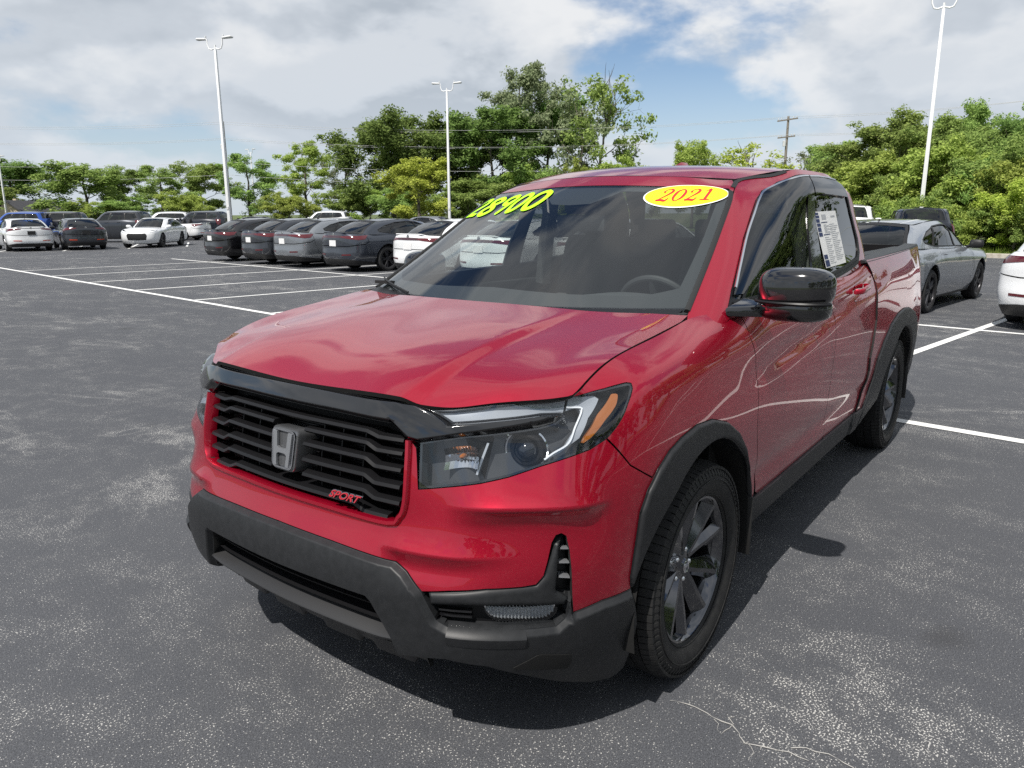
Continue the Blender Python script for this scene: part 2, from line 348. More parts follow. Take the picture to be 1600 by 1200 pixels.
class MB:
    """collects quads and boxes for ONE mesh object"""
    def __init__(self): self.v = []; self.f = []; self.m = []
    def add(self, V, F, mi=0):
        b = len(self.v); self.v += [tuple(p) for p in V]; self.f += [tuple(b+i for i in f) for f in F]; self.m += [mi]*len(F); return self
    def box(self, c, s, rot=None, mi=0, taper=1.):
        x, y, z = s[0]/2, s[1]/2, s[2]/2; t = taper
        V = [Vector(p) for p in ((-x, -y, -z), (x, -y, -z), (x, y, -z), (-x, y, -z), (-x*t, -y*t, z), (x*t, -y*t, z), (x*t, y*t, z), (-x*t, y*t, z))]
        if rot is not None: V = [rot @ p for p in V]
        V = [p+Vector(c) for p in V]
        return self.add(V, [(3, 2, 1, 0), (4, 5, 6, 7), (0, 1, 5, 4), (1, 2, 6, 5), (2, 3, 7, 6), (3, 0, 4, 7)], mi)
    def tube(self, pts, r, n=8, caps=True, mi=0, closed=False):
        pts = [Vector(p) for p in pts]; k = len(pts); rr = r if isinstance(r, (list, tuple)) else [r]*k
        V = []; prev = None
        for i, p in enumerate(pts):
            if closed: t = (pts[(i+1) % k]-pts[i-1])
            else: t = (pts[min(i+1, k-1)]-pts[max(i-1, 0)])
            t.normalize()
            if prev is None:
                a = Vector((0, 0, 1)) if abs(t.z) < .9 else Vector((1, 0, 0)); nx = t.cross(a).normalized()
            else: nx = (prev-t*prev.dot(t)).normalized()
            prev = nx; ny = t.cross(nx)
            for j in range(n):
                an = 2*math.pi*j/n; V.append(p+rr[i]*(math.cos(an)*nx+math.sin(an)*ny))
        F = []
        for i in range(k if closed else k-1):
            a, b = i*n, ((i+1) % k)*n
            for j in range(n): F.append((a+j, a+(j+1) % n, b+(j+1) % n, b+j))
        if caps and not closed: F.append(tuple(range(n-1, -1, -1))); F.append(tuple(range((k-1)*n, k*n)))
        return self.add(V, F, mi)
    def lathe(self, prof, n=48, axis='y', mi=0, c=(0, 0, 0), closed=False):
        """prof: (radius, along axis)"""
        V = []; F = []; m = len(prof)
        for i in range(n):
            a = 2*math.pi*i/n; ca, sa = math.cos(a), math.sin(a)
            for r, h in prof:
                p = (r*ca, h, r*sa) if axis == 'y' else ((h, r*ca, r*sa) if axis == 'x' else (r*ca, r*sa, h))
                V.append((p[0]+c[0], p[1]+c[1], p[2]+c[2]))
        for i in range(n):
            for j in range(m if closed else m-1):
                a, b = i*m+j, i*m+(j+1) % m; cc, d = ((i+1) % n)*m+(j+1) % m, ((i+1) % n)*m+j
                F.append((a, d, cc, b) if axis == 'y' else (a, b, cc, d))
        return self.add(V, F, mi)
    def prism(self, poly, h0, h1, axis='y', mi=0):
        """poly in the plane across axis"""
        def P(a, b, h): return {'y': (a, h, b), 'x': (h, a, b), 'z': (a, b, h)}[axis]
        n = len(poly); V = [P(a, b, h0) for a, b in poly]+[P(a, b, h1) for a, b in poly]
        F = [tuple(range(n)), tuple(range(2*n-1, n-1, -1))]+[(i, i+n, (i+1) % n+n, (i+1) % n) for i in range(n)]
        return self.add(V, F, mi)
    def build(self, name, mats, parent=None, smooth=True, angle=35, bevel=0., seg=2, subd=0, recalc=True):
        me = bpy.data.meshes.new(name); me.from_pydata(self.v, [], self.f)
        if not isinstance(mats, (list, tuple)): mats = [mats]
        for m in mats: me.materials.append(m)
        me.polygons.foreach_set('material_index', self.m)
        if recalc or bevel or subd:
            bm = bmesh.new(); bm.from_mesh(me)
            if recalc: bmesh.ops.recalc_face_normals(bm, faces=bm.faces)
            if bevel:
                ed = [e for e in bm.edges if e.is_manifold and e.calc_face_angle(0) > rad(28)]
                bmesh.ops.bevel(bm, geom=ed, offset=bevel, segments=seg, affect='EDGES', profile=.5, clamp_overlap=True)
            bm.to_mesh(me); bm.free()
        if smooth:
            me.polygons.foreach_set('use_smooth', [True]*len(me.polygons))
            me.set_sharp_from_angle(angle=rad(angle))
        o = link(name, me, parent)
        if subd:
            md = o.modifiers.new('s', 'SUBSURF'); md.levels = subd; md.render_levels = subd
        return o

def inset_poly(P, d):
    P = np.asarray(P, float); a = .5*np.sum(P[:, 0]*np.roll(P[:, 1], -1)-np.roll(P[:, 0], -1)*P[:, 1])
    e = np.roll(P, -1, 0)-P; e /= np.maximum(np.linalg.norm(e, axis=1, keepdims=True), 1e-9)
    n = np.stack([-e[:, 1], e[:, 0]], 1)*(1 if a > 0 else -1)
    m = n+np.roll(n, 1, 0); m /= np.maximum(np.linalg.norm(m, axis=1, keepdims=True), 1e-9)
    c = np.maximum((m*n).sum(1), .5)
    return P+m*(d/c)[:, None]
def densify(P, step, closed=True):
    P = np.asarray(P, float); out = []
    for i in range(len(P) if closed else len(P)-1):
        a, b = P[i], P[(i+1) % len(P)]; k = max(1, int(np.ceil(np.linalg.norm(b-a)/step)))
        out += [a+(b-a)*t/k for t in range(k)]
    if not closed: out.append(P[-1])
    return np.array(out)
def round_poly(P, r, k=4):
    """rounds every corner of a closed outline"""
    P = [np.array(p, float) for p in P]; out = []; n = len(P)
    for i in range(n):
        a, b, c = P[i-1], P[i], P[(i+1) % n]; la, lc = np.linalg.norm(a-b), np.linalg.norm(c-b)
        q = min(r, la*.45, lc*.45); p0 = b+(a-b)/max(la, 1e-9)*q; p1 = b+(c-b)/max(lc, 1e-9)*q
        for t in range(k+1):
            s = t/k; out.append((1-s)**2*p0+2*s*(1-s)*b+s*s*p1)
    return np.array(out)
def smooth_line(P, step):
    """open curve through the points (Catmull-Rom)"""
    P = np.asarray(P, float); Q = np.concatenate([[2*P[0]-P[1]], P, [2*P[-1]-P[-2]]]); out = []
    for i in range(1, len(Q)-2):
        k = max(1, int(np.ceil(np.linalg.norm(Q[i+1]-Q[i])/step)))
        for t in range(k):
            s = t/k; out.append(.5*((2*Q[i])+(-Q[i-1]+Q[i+1])*s+(2*Q[i-1]-5*Q[i]+4*Q[i+1]-Q[i+2])*s*s+(-Q[i-1]+3*Q[i]-3*Q[i+1]+Q[i+2])*s**3))
    out.append(P[-1]); return np.array(out)
def inside(P, q):
    x, y = q[:, 0], q[:, 1]; r = np.zeros(len(q), bool); n = len(P)
    for i in range(n):
        x0, y0 = P[i]; x1, y1 = P[(i+1) % n]
        if y0 == y1: continue
        c = ((y0 > y) != (y1 > y)) & (x < (x1-x0)*(y-y0)/(y1-y0)+x0); r ^= c
    return r
def edge_dist(P, q):
    d = np.full(len(q), 1e9); n = len(P)
    for i in range(n):
        a, b = P[i], P[(i+1) % n]; e = b-a; t = np.clip(((q-a)@e)/max(e@e, 1e-12), 0, 1)
        d = np.minimum(d, np.linalg.norm(q-(a+t[:, None]*e), axis=1))
    return d

def panel(name, surf, outer, m, parent=None, holes=(), res=.03, gap=.0, off=0., raise_=0., edge=.012, rim=.015, mirror=False, flip=False, rim_mat=None, edge_pts=None, chamfer=False, lines=()):
    """a sheet of the surface cut to an outline in (u, v); raise_ lifts it with a rolled edge; the rim turns inwards"""
    outer = np.asarray(outer, float); holes = [np.asarray(h, float) for h in holes]
    if gap: outer = inset_poly(outer, gap); holes = [inset_poly(h, -gap) for h in holes]
    es = edge_pts or res*.6
    loops = [densify(outer, es)]+[densify(h, es) for h in holes]
    pts = np.concatenate(loops); cons = []; b = 0
    for lp in loops:
        k = len(lp); cons += [(b+i, b+(i+1) % k) for i in range(k)]; b += k
    feat = [densify(np.asarray(q, float), es, False) for q in lines]
    lo, hi = outer.min(0), outer.max(0); g = []
    ny = max(2, int((hi[1]-lo[1])/res)+1)
    for j in range(ny+1):
        yy = lo[1]+(j+.5)*res; xs = np.arange(lo[0]+(.5 if j % 2 else 0)*res, hi[0], res); g.append(np.stack([xs, 0*xs+yy], 1))
    g = np.concatenate(g); ok = inside(loops[0], g)
    for h in loops[1:]: ok &= ~inside(h, g)
    g = g[ok]
    if len(g):
        dd = edge_dist(loops[0], g)
        for h in loops[1:]: dd = np.minimum(dd, edge_dist(h, g))
        g = g[dd > es*.45]
        for q in feat:                           # keep the grid off the crease lines so that edges run along them
            g = g[np.min(((g[:, None]-q[None])**2).sum(2), 1) > (res*.45)**2]
    if raise_:                                   # rows of points along the rolled edge
        ex = []
        for lp, s in [(loops[0], 1)]+[(h, -1) for h in loops[1:]]:
            for f in (.12, .35, .7, 1.05):
                q = inset_poly(lp, s*edge*f); ex.append(q)
        ex = np.concatenate(ex); ok = inside(loops[0], ex)
        for h in loops[1:]: ok &= ~inside(h, ex)
        ex = ex[ok]; dd = edge_dist(loops[0], ex)
        for h in loops[1:]: dd = np.minimum(dd, edge_dist(h, ex))
        ex = ex[dd > edge*.08]
        if len(g): g = g[np.array([np.min(np.abs(ex-q).max(1)) > es*.4 for q in g])] if len(g)*len(ex) < 4e6 else g
        g = np.concatenate([g, ex]) if len(g) else ex
    nb = len(pts)
    for q in feat: cons += [(nb+i, nb+i+1) for i in range(len(q)-1)]; nb += len(q)
    pts = np.concatenate([pts]+feat)
    allp = np.concatenate([pts, g]) if len(g) else pts
    V2, E2, F2, ov, oe, of = delaunay_2d_cdt([Vector(p) for p in allp], cons, [], 0, 1e-6)
    V2 = np.array([(p[0], p[1]) for p in V2]); F = np.array([f for f in F2 if len(f) == 3])
    cen = V2[F].mean(1); ok = inside(loops[0], cen)
    for h in loops[1:]: ok &= ~inside(h, cen)
    F = F[ok]
    used = np.unique(F); mp = -np.ones(len(V2), int); mp[used] = np.arange(len(used)); V2 = V2[used]; F = mp[F]
    def offs(q):
        if not raise_: return off
        d = edge_dist(loops[0], q)
        for h in loops[1:]: d = np.minimum(d, edge_dist(h, q))
        t = np.clip(d/edge, 0, 1); return off+raise_*(np.sqrt(np.maximum(0, 1-(1-t)**2)) if not chamfer else np.where(t < .85, t*1.02, .867+.133*(1-((1-t)/.15)**2)))
    X = surf.pos(V2[:, 0], V2[:, 1], offs(V2))
    if raise_:
        e = .0012
        def S(du, dv):
            q = V2+np.array([du, dv]); return surf.pos(q[:, 0], q[:, 1], offs(q))
        Nn = np.cross(S(e, 0)-S(-e, 0), S(0, e)-S(0, -e)); Nn /= np.maximum(np.linalg.norm(Nn, axis=1, keepdims=True), 1e-12)
    else: Nn = surf.nrm(V2[:, 0], V2[:, 1], off=off)
    if flip: Nn = -Nn
    # winding along the normal
    fn = np.cross(X[F[:, 1]]-X[F[:, 0]], X[F[:, 2]]-X[F[:, 0]]); s = (fn*Nn[F].mean(1)).sum(1) < 0
    F[s] = F[s][:, ::-1]
    faces = F.tolist(); mi = [0]*len(faces); VX = X.tolist(); VN = Nn.tolist()
    if rim:
        from collections import Counter
        cnt = Counter(); dirn = {}
        for f in faces:
            for a, b2 in ((f[0], f[1]), (f[1], f[2]), (f[2], f[0])):
                k = (a, b2) if a < b2 else (b2, a); cnt[k] += 1; dirn[k] = (a, b2)
        base = {}
        for k, c in cnt.items():
            if c == 1:
                a, b2 = dirn[k]
                t = X[b2]-X[a]; rn = np.cross(t, Nn[a]); rn /= max(np.linalg.norm(rn), 1e-9)
                i0 = len(VX)
                VX += [X[a].tolist(), X[b2].tolist(), (X[b2]-Nn[b2]*rim).tolist(), (X[a]-Nn[a]*rim).tolist()]
                VN += [rn.tolist()]*4
                faces.append([i0, i0+3, i0+2, i0+1]); mi.append(1 if rim_mat else 0)
    if mirror:
        VX = [(x, -y, z) for x, y, z in VX]; VN = [(x, -y, z) for x, y, z in VN]; faces = [f[::-1] for f in faces]
    me = bpy.data.meshes.new(name); me.from_pydata(VX, [], faces)
    me.materials.append(m)
    if rim_mat: me.materials.append(rim_mat)
    me.polygons.foreach_set('material_index', mi)
    me.polygons.foreach_set('use_smooth', [True]*len(faces))
    me.normals_split_custom_set_from_vertices(VN)
    return link(name, me, parent)

def sweep(surf, uv, prof, m, name, parent, mirror=False, caps=True, closed=False):
    """sweeps a profile of (along v-direction, along normal) along a line of (u, v)"""
    uv = np.asarray(uv, float); P = surf.pos(uv[:, 0], uv[:, 1]); N_ = surf.nrm(uv[:, 0], uv[:, 1]); n = len(P)
    T = np.roll(P, -1, 0)-np.roll(P, 1, 0) if closed else np.gradient(P, axis=0)
    T /= np.linalg.norm(T, axis=1, keepdims=True); B = np.cross(N_, T); B /= np.linalg.norm(B, axis=1, keepdims=True)
    k = len(prof); V = []
    for i in range(n):
        for a, b in prof: V.append(P[i]+B[i]*a+N_[i]*b)
    F = []
    for i in range(n if closed else n-1):
        j = (i+1) % n
        for t in range(k): F.append((i*k+t, i*k+(t+1) % k, j*k+(t+1) % k, j*k+t))
    if caps and not closed: F.append(tuple(range(k-1, -1, -1))); F.append(tuple(range((n-1)*k, n*k)))
    if mirror: V = [(x, -y, z) for x, y, z in V]
    mb = MB(); mb.add(V, F); return mb.build(name, m, parent, angle=40)

# ================================================================ ground
def asphalt():
    m = mat('weathered_asphalt', (.07, .071, .074), .82, spec=.35)
    n, l, b = nodes_of(m); tc = n.new('ShaderNodeTexCoord')
    def noise(scale, detail=4, rough=.6, stretch=None, dist=0., loc=None):
        v = tc.outputs['Object']
        if stretch or loc:
            mp = n.new('ShaderNodeMapping'); mp.inputs['Scale'].default_value = stretch or (1, 1, 1); mp.inputs['Rotation'].default_value = (0, 0, rad(-7)); mp.inputs['Location'].default_value = loc or (0, 0, 0); l.new(v, mp.inputs[0]); v = mp.outputs[0]
        z = n.new('ShaderNodeTexNoise'); z.inputs['Scale'].default_value = scale; z.inputs['Detail'].default_value = detail; z.inputs['Roughness'].default_value = rough; z.inputs['Distortion'].default_value = dist
        l.new(v, z.inputs['Vector']); return z.outputs['Fac']
    def mr(x, a, b_, c=0., d=1.):
        z = n.new('ShaderNodeMapRange'); z.inputs['From Min'].default_value = a; z.inputs['From Max'].default_value = b_; z.inputs['To Min'].default_value = c; z.inputs['To Max'].default_value = d; l.new(x, z.inputs['Value']); return z.outputs[0]
    def mt(op, a, c):
        z = n.new('ShaderNodeMath'); z.operation = op
        for i, x in enumerate((a, c)):
            if isinstance(x, (int, float)): z.inputs[i].default_value = x
            else: l.new(x, z.inputs[i])
        return z.outputs[0]
    def mixc(f, a, c):
        z = n.new('ShaderNodeMix'); z.data_type = 'RGBA'; l.new(f, z.inputs['Factor'])
        for k, x in (('A', a), ('B', c)):
            if isinstance(x, tuple): z.inputs[k].default_value = (*x, 1)
            else: l.new(x, z.inputs[k])
        return z.outputs['Result']
    # the sealer has gone from the stones in thin veins and small patches, with single stones everywhere
    vein = mr(mt('ABSOLUTE', mt('SUBTRACT', noise(.8, 6, .62, (1.2, .6, 1), .9), .5), 0), .0, .055, 1., 0.)
    patch = mr(mt('ADD', mt('MULTIPLY', noise(1.5, 5, .62, (1.3, .6, 1), .5), .55), mt('MULTIPLY', noise(5.5, 4, .65, None, .3), .45)), .47, .64)
    gate = mr(noise(.45, 3, .5, None, .2, (4, 2, 0)), .42, .60)
    wear = mt('MINIMUM', mt('ADD', mt('MULTIPLY', mt('MULTIPLY', vein, .75), gate), mt('MULTIPLY', patch, .72)), 1.)
    grain = noise(150, 1.5, .6)
    thr = mr(wear, 0, 1, .690, .568)
    st = mt('SUBTRACT', grain, thr); stone = mr(st, 0., .022)
    grain2 = noise(230, 2.5, .6); fine = mr(grain2, .36, .66); grain3 = noise(75, 2, .5, None, 0, (3, 1, 0))
    base = mixc(fine, (.029, .0308, .0352), (.114, .119, .131))
    base = mixc(mr(grain3, .35, .65, .0, .45), base, (.048, .0505, .057))
    tone = mixc(mr(noise(.35, 4, .6), .35, .65), (.93, .93, .94), (1.05, 1.045, 1.04))
    mm = n.new('ShaderNodeMix'); mm.data_type = 'RGBA'; mm.blend_type = 'MULTIPLY'; mm.inputs['Factor'].default_value = 1; l.new(base, mm.inputs['A']); l.new(tone, mm.inputs['B'])
    worn = mixc(mt('MULTIPLY', wear, .09), mm.outputs['Result'], (.22, .215, .205))
    final = mixc(mt('MULTIPLY', stone, .9), worn, (.52, .51, .485))
    # a few old oil drips
    oil = mr(noise(1.1, 2, .5, None, 0, (9, 5, 0)), .70, .76); final = mixc(mt('MULTIPLY', oil, .45), final, (.03, .03, .031))
    l.new(final, b.inputs['Base Color'])
    bp = n.new('ShaderNodeBump'); bp.inputs['Strength'].default_value = .55; bp.inputs['Distance'].default_value = .004
    h = mt('ADD', mt('MULTIPLY', grain, .7), mt('MULTIPLY', grain2, .5)); l.new(h, bp.inputs['Height']); l.new(bp.outputs[0], b.inputs['Normal'])
    l.new(mr(stone, 0, 1, .82, .62), b.inputs['Roughness'])
    return m
MG = {}
MG['asphalt'] = asphalt()
MG['line'] = mat('worn_white_paint', (.72, .72, .70), .7)
add_noise_color(MG['line'], (.22, .22, .22), (.74, .74, .72), 60, 8, .75, .30, .46)
MG['grass'] = mat('mown_grass', (.07, .12, .02), .9)
add_noise_color(MG['grass'], (.045, .085, .012), (.13, .17, .035), 3.5, 6, .7, bump=.6, bump_scale=40, bump_dist=.05)
MG['field'] = mat('distant_field', (.07, .10, .03), .95)
add_noise_color(MG['field'], (.05, .085, .02), (.11, .13, .04), .06, 5)
MG['concrete'] = mat('pale_concrete', (.40, .37, .32), .85)
add_noise_color(MG['concrete'], (.30, .27, .22), (.46, .43, .38), 5, 6)
def sheet(name, pts, z, m, kind='structure', parent=None):
    mb = MB(); mb.add([(x, y, z) for x, y in pts], [tuple(range(len(pts)))]); o = mb.build(name, m, parent, smooth=False); tag(o, kind=kind); return o
sheet('ground', [(-2500, -2500), (2500, -2500), (2500, 2500), (-2500, 2500)], -.012, MG['field'])
LA = Vector((.1150, .9934)).normalized(); LB = Vector((-LA.y, LA.x)); LO = Vector((-3.96, .9))
def lot(t, s):
    p = LO+LA*t+LB*s; return (p.x, p.y)
lotpoly = [lot(60, -30), lot(60, 24.3), lot(-16, 24.3), lot(-16, 52), lot(-95, 52), lot(-95, -30)]
PK = sheet('parking_lot', lotpoly, 0., MG['asphalt'])
def strip(p, q, w, z=.004, name='painted_line'):
    p, q = Vector(p), Vector(q); n_ = (q-p).normalized(); n_ = Vector((-n_.y, n_.x))*w/2
    o = sheet(name, [p-n_, q-n_, q+n_, p+n_], z, MG['line']); return o
TS = [-.95+2.86*k-.0 for k in range(-8, 5)]
strip(lot(-26.6, 0), lot(14, 0), .11)
strip(lot(-26.6, 5.55), lot(14, 5.55), .11, .0045)
for t in TS:
    strip(lot(t, .06), lot(t+.25, 5.49), .10); strip(lot(t+.25, 5.61), lot(t+.5, 11.0), .10)
for k in range(-3, 8):                                   # bays of the far row on the left
    strip(lot(-36.5-.2*k, 2+2.9*k), lot(-42-.2*k, 4.5+2.9*k), .10)
# kerb and verge on the right
def kerb(t0, t1, s):
    K = 26; mb = MB(); V = []; prof = [(0, 0), (.02, .13), (.05, .15), (.22, .15), (.22, 0)]
    for i in range(K+1):
        t = t0+(t1-t0)*i/K
        for a, z in prof: x, y = lot(t, s+a); V.append((x, y, z))
    k = len(prof); mb.add(V, [(i*k+j, i*k+(j+1) % k, (i+1)*k+(j+1) % k, (i+1)*k+j) for i in range(K) for j in range(k)]+[tuple(range(k)), tuple(range(K*k, K*k+k))])
    o = mb.build('kerb', MG['concrete'], None, angle=40); tag(o, kind='structure')
kerb(-15.9, 60, 24.3)
sheet('verge', [lot(-15.9, 24.53), lot(60, 24.53), lot(60, 70), lot(-15.9, 70)], .10, MG['grass'])
# short light crack lines in the sealer near the front wheel
MG['crack'] = mat('pale_crack_filler', (.38, .37, .35), .9)
def crack(pts, w, seed):
    r = random.Random(seed); P = densify(np.array(pts), .035, False); P = P+np.array([[r.gauss(0, .006), r.gauss(0, .006)] for _ in P]); mb = MB(); V = []
    for i, p in enumerate(P):
        t = P[min(i+1, len(P)-1)]-P[max(i-1, 0)]; t /= max(np.linalg.norm(t), 1e-9); ww = w*r.uniform(.15, 1.2)
        V += [(p[0]-t[1]*ww, p[1]+t[0]*ww, .003), (p[0]+t[1]*ww, p[1]-t[0]*ww, .003)]
    mb.add(V, [(2*i, 2*i+1, 2*i+3, 2*i+2) for i in range(len(P)-1)]); o = mb.build('asphalt_crack', MG['crack'], None, smooth=False); tag(o, kind='structure')
CR1 = [(0.215, 0.965), (0.211, 1.096), (0.228, 1.177), (0.27, 1.243), (0.245, 1.332), (0.238, 1.413)]
crack(CR1, .0022, 1)
crack([(0.214, 1.13), (0.285, 1.175), (0.242, 1.183), (0.171, 1.176)], .0018, 2)
crack([(0.215, 1.354), (0.177, 1.423), (0.174, 1.486), (0.194, 1.535)], .0022, 3)
crack([(0.27, 1.243), (0.298, 1.279), (0.342, 1.283)], .0018, 4)

# ================================================================ trees, wires, poles, house
def leaf_mat(name, c1, c2, trans=.46):
    m = bpy.data.materials.new(name); m.use_nodes = True; nt = m.node_tree; nt.nodes.clear(); N = nt.nodes.new; L = nt.links.new
    out = N('ShaderNodeOutputMaterial'); d = N('ShaderNodeBsdfDiffuse'); t = N('ShaderNodeBsdfTranslucent'); mx = N('ShaderNodeMixShader'); mx.inputs[0].default_value = trans
    g = N('ShaderNodeNewGeometry'); cr = N('ShaderNodeValToRGB'); cr.color_ramp.elements[0].color = (*c1, 1); cr.color_ramp.elements[1].color = (*c2, 1)
    oi = N('ShaderNodeObjectInfo'); hs = N('ShaderNodeHueSaturation')
    mr = N('ShaderNodeMapRange'); mr.inputs['To Min'].default_value = .485; mr.inputs['To Max'].default_value = .515; L(oi.outputs['Random'], mr.inputs['Value']); L(mr.outputs[0], hs.inputs['Hue'])
    mv = N('ShaderNodeMapRange'); mv.inputs['To Min'].default_value = .85; mv.inputs['To Max'].default_value = 1.15; L(oi.outputs['Random'], mv.inputs['Value']); L(mv.outputs[0], hs.inputs['Value'])
    L(g.outputs['Random Per Island'], cr.inputs[0]); L(cr.outputs[0], hs.inputs['Color']); L(hs.outputs[0], d.inputs[0]); L(hs.outputs[0], t.inputs[0])
    L(d.outputs[0], mx.inputs[1]); L(t.outputs[0], mx.inputs[2]); L(mx.outputs[0], out.inputs[0]); return m
LEAF = {'dark': leaf_mat('deep_green_leaves', (0.119, 0.192, 0.056), (0.258, 0.361, 0.105)),
        'mid': leaf_mat('mid_green_leaves', (0.185, 0.276, 0.078), (0.390, 0.504, 0.152)),
        'light': leaf_mat('fresh_green_leaves', (0.257, 0.348, 0.081), (0.493, 0.596, 0.158)),
        'yellow': leaf_mat('yellow_green_leaves', (0.321, 0.400, 0.077), (0.593, 0.650, 0.138)),
        'grey': leaf_mat('grey_green_leaves', (0.162, 0.201, 0.105), (0.345, 0.379, 0.219)),
        'pale': leaf_mat('dry_pale_twigs', (.16, .14, .11), (.30, .27, .22))}
BARK = mat('grey_brown_bark', (.11, .095, .075), .95); add_noise_color(BARK, (.075, .065, .05), (.16, .14, .115), 6, 5)

def tree_meshes(name, seed, H=10., spread=3.2, trunk_h=.22, nb=9, clumps=240, per=46, leaf=.30, clump_r=.75, top=.9, open_=.0, bare=0, droop=0., base_r=.20, low=.18, lean=0.):
    """a trunk with limbs and a crown of leaf clumps set along them: returns (wood mesh, leaf mesh)"""
    r = random.Random(seed); rs = np.random.RandomState(seed); mb = MB(); tips = []
    def branch(p, d, ln, rad0, depth, leafy=True):
        n = 5; pts = [p]; q = p.copy(); dd = d.copy()
        for i in range(n):
            dd = (dd+Vector((r.gauss(0, .13), r.gauss(0, .13), r.gauss(.05-droop*depth*.1, .08)))).normalized(); q = q+dd*(ln/n); pts.append(q.copy())
        mb.tube(pts, [rad0*(1-.75*i/n) for i in range(n+1)], 6 if depth < 2 else 4, caps=False)
        if depth >= 2 or ln < .8:
            if leafy: tips.extend(pts[1:])
            return
        if leafy: tips.extend(pts[3:])
        for k in range(r.randint(3, 4)):
            t = r.uniform(.35, .98); i = min(n-1, int(t*n)); a = r.uniform(0, 2*math.pi)
            side = dd.cross(Vector((math.cos(a), math.sin(a), .3))).normalized()
            branch(pts[i].lerp(pts[i+1], t*n-i), (dd*r.uniform(.5, .9)+side*r.uniform(.5, .9)).normalized(), ln*r.uniform(.42, .66), rad0*.5, depth+1, leafy)
    tp = [Vector((0, 0, -.1))]; ntr = 9; ax = Vector((0, 0, -.1))
    for i in range(1, ntr+1): tp.append(Vector((lean*(i/ntr)**1.5*H*.3+r.gauss(0, .05)*i/ntr*2, r.gauss(0, .05)*i/ntr*2, H*.86*i/ntr)))
    mb.tube(tp, [base_r*(1.25 if i == 0 else 1)*(1-.88*i/ntr) for i in range(ntr+1)], 8)
    for k in range(nb):
        t = trunk_h+(.92-trunk_h)*(k+r.random()*.8)/nb; i = min(ntr-1, int(t*ntr)); p = tp[i].lerp(tp[i+1], t*ntr-i)
        a = k*2.4+r.uniform(-.4, .4); up = .25+.75*t; prof = math.sin(math.pi*min(1, max(.06, ((t-trunk_h*.7)/(1.06-trunk_h*.7))**.75)))**.7
        branch(p, Vector((math.cos(a), math.sin(a), up)).normalized(), spread*max(.28, prof)*r.uniform(.8, 1.2), base_r*.42*(1.1-t), 0)
    tips.extend([tp[-1]]*3+[tp[-2]]*2)
    for k in range(bare):
        a = r.uniform(0, 6.28); branch(tp[6].lerp(tp[8], r.random()), Vector((math.cos(a)*.6, math.sin(a)*.6, 1)).normalized(), H*.27, base_r*.3, 1, False)
    wood = bpy.data.meshes.new(name+'_wood'); wood.from_pydata(mb.v, [], mb.f); wood.materials.append(BARK); wood.polygons.foreach_set('use_smooth', [True]*len(wood.polygons))
    T_ = np.array([tuple(t) for t in tips]); idx = rs.randint(0, len(T_), clumps); C = T_[idx]+rs.normal(0, .22, (clumps, 3))*clump_r
    C = C[C[:, 2] > low*H*.6]
    if open_: C = C[np.sin(C[:, 0]*1.3+seed)*np.cos(C[:, 1]*1.2)*np.sin(C[:, 2]*1.5+1) < 1-open_]
    n = len(C)*per; cc = np.repeat(C, per, 0); sz = np.repeat(rs.uniform(.6, 1.25, len(C)), per)
    g = rs.normal(0, 1, (n, 3)); g /= np.linalg.norm(g, axis=1, keepdims=True); rr = rs.uniform(0, 1, n)**.45
    P = cc+g*(rr*sz*clump_r)[:, None]*np.array([1, 1, .72])
    # leaves lie roughly facing outwards and up
    nn = g*.6+rs.normal(0, .55, (n, 3))+np.array([0, 0, .45]); nn /= np.linalg.norm(nn, axis=1, keepdims=True)
    a = np.cross(nn, rs.normal(0, 1, (n, 3))); a /= np.linalg.norm(a, axis=1, keepdims=True); b = np.cross(nn, a)
    L_ = leaf*rs.uniform(.6, 1.3, n)[:, None]
    V = np.stack([P-a*L_*.55, P-b*L_*.30, P+a*L_*.55, P+b*L_*.30], 1).reshape(-1, 3)
    me = bpy.data.meshes.new(name+'_leaves'); me.vertices.add(n*4); me.vertices.foreach_set('co', V.ravel()); me.loops.add(n*4); me.loops.foreach_set('vertex_index', np.arange(n*4, dtype=np.int32))
    me.polygons.add(n); me.polygons.foreach_set('loop_start', np.arange(0, n*4, 4, dtype=np.int32)); me.polygons.foreach_set('loop_total', np.full(n, 4, dtype=np.int32)); me.update()
    # crown size for fitting
    return wood, me, float(np.percentile(V[:, 2], 99.5)), float(np.percentile(np.abs(V[:, :2]), 97))
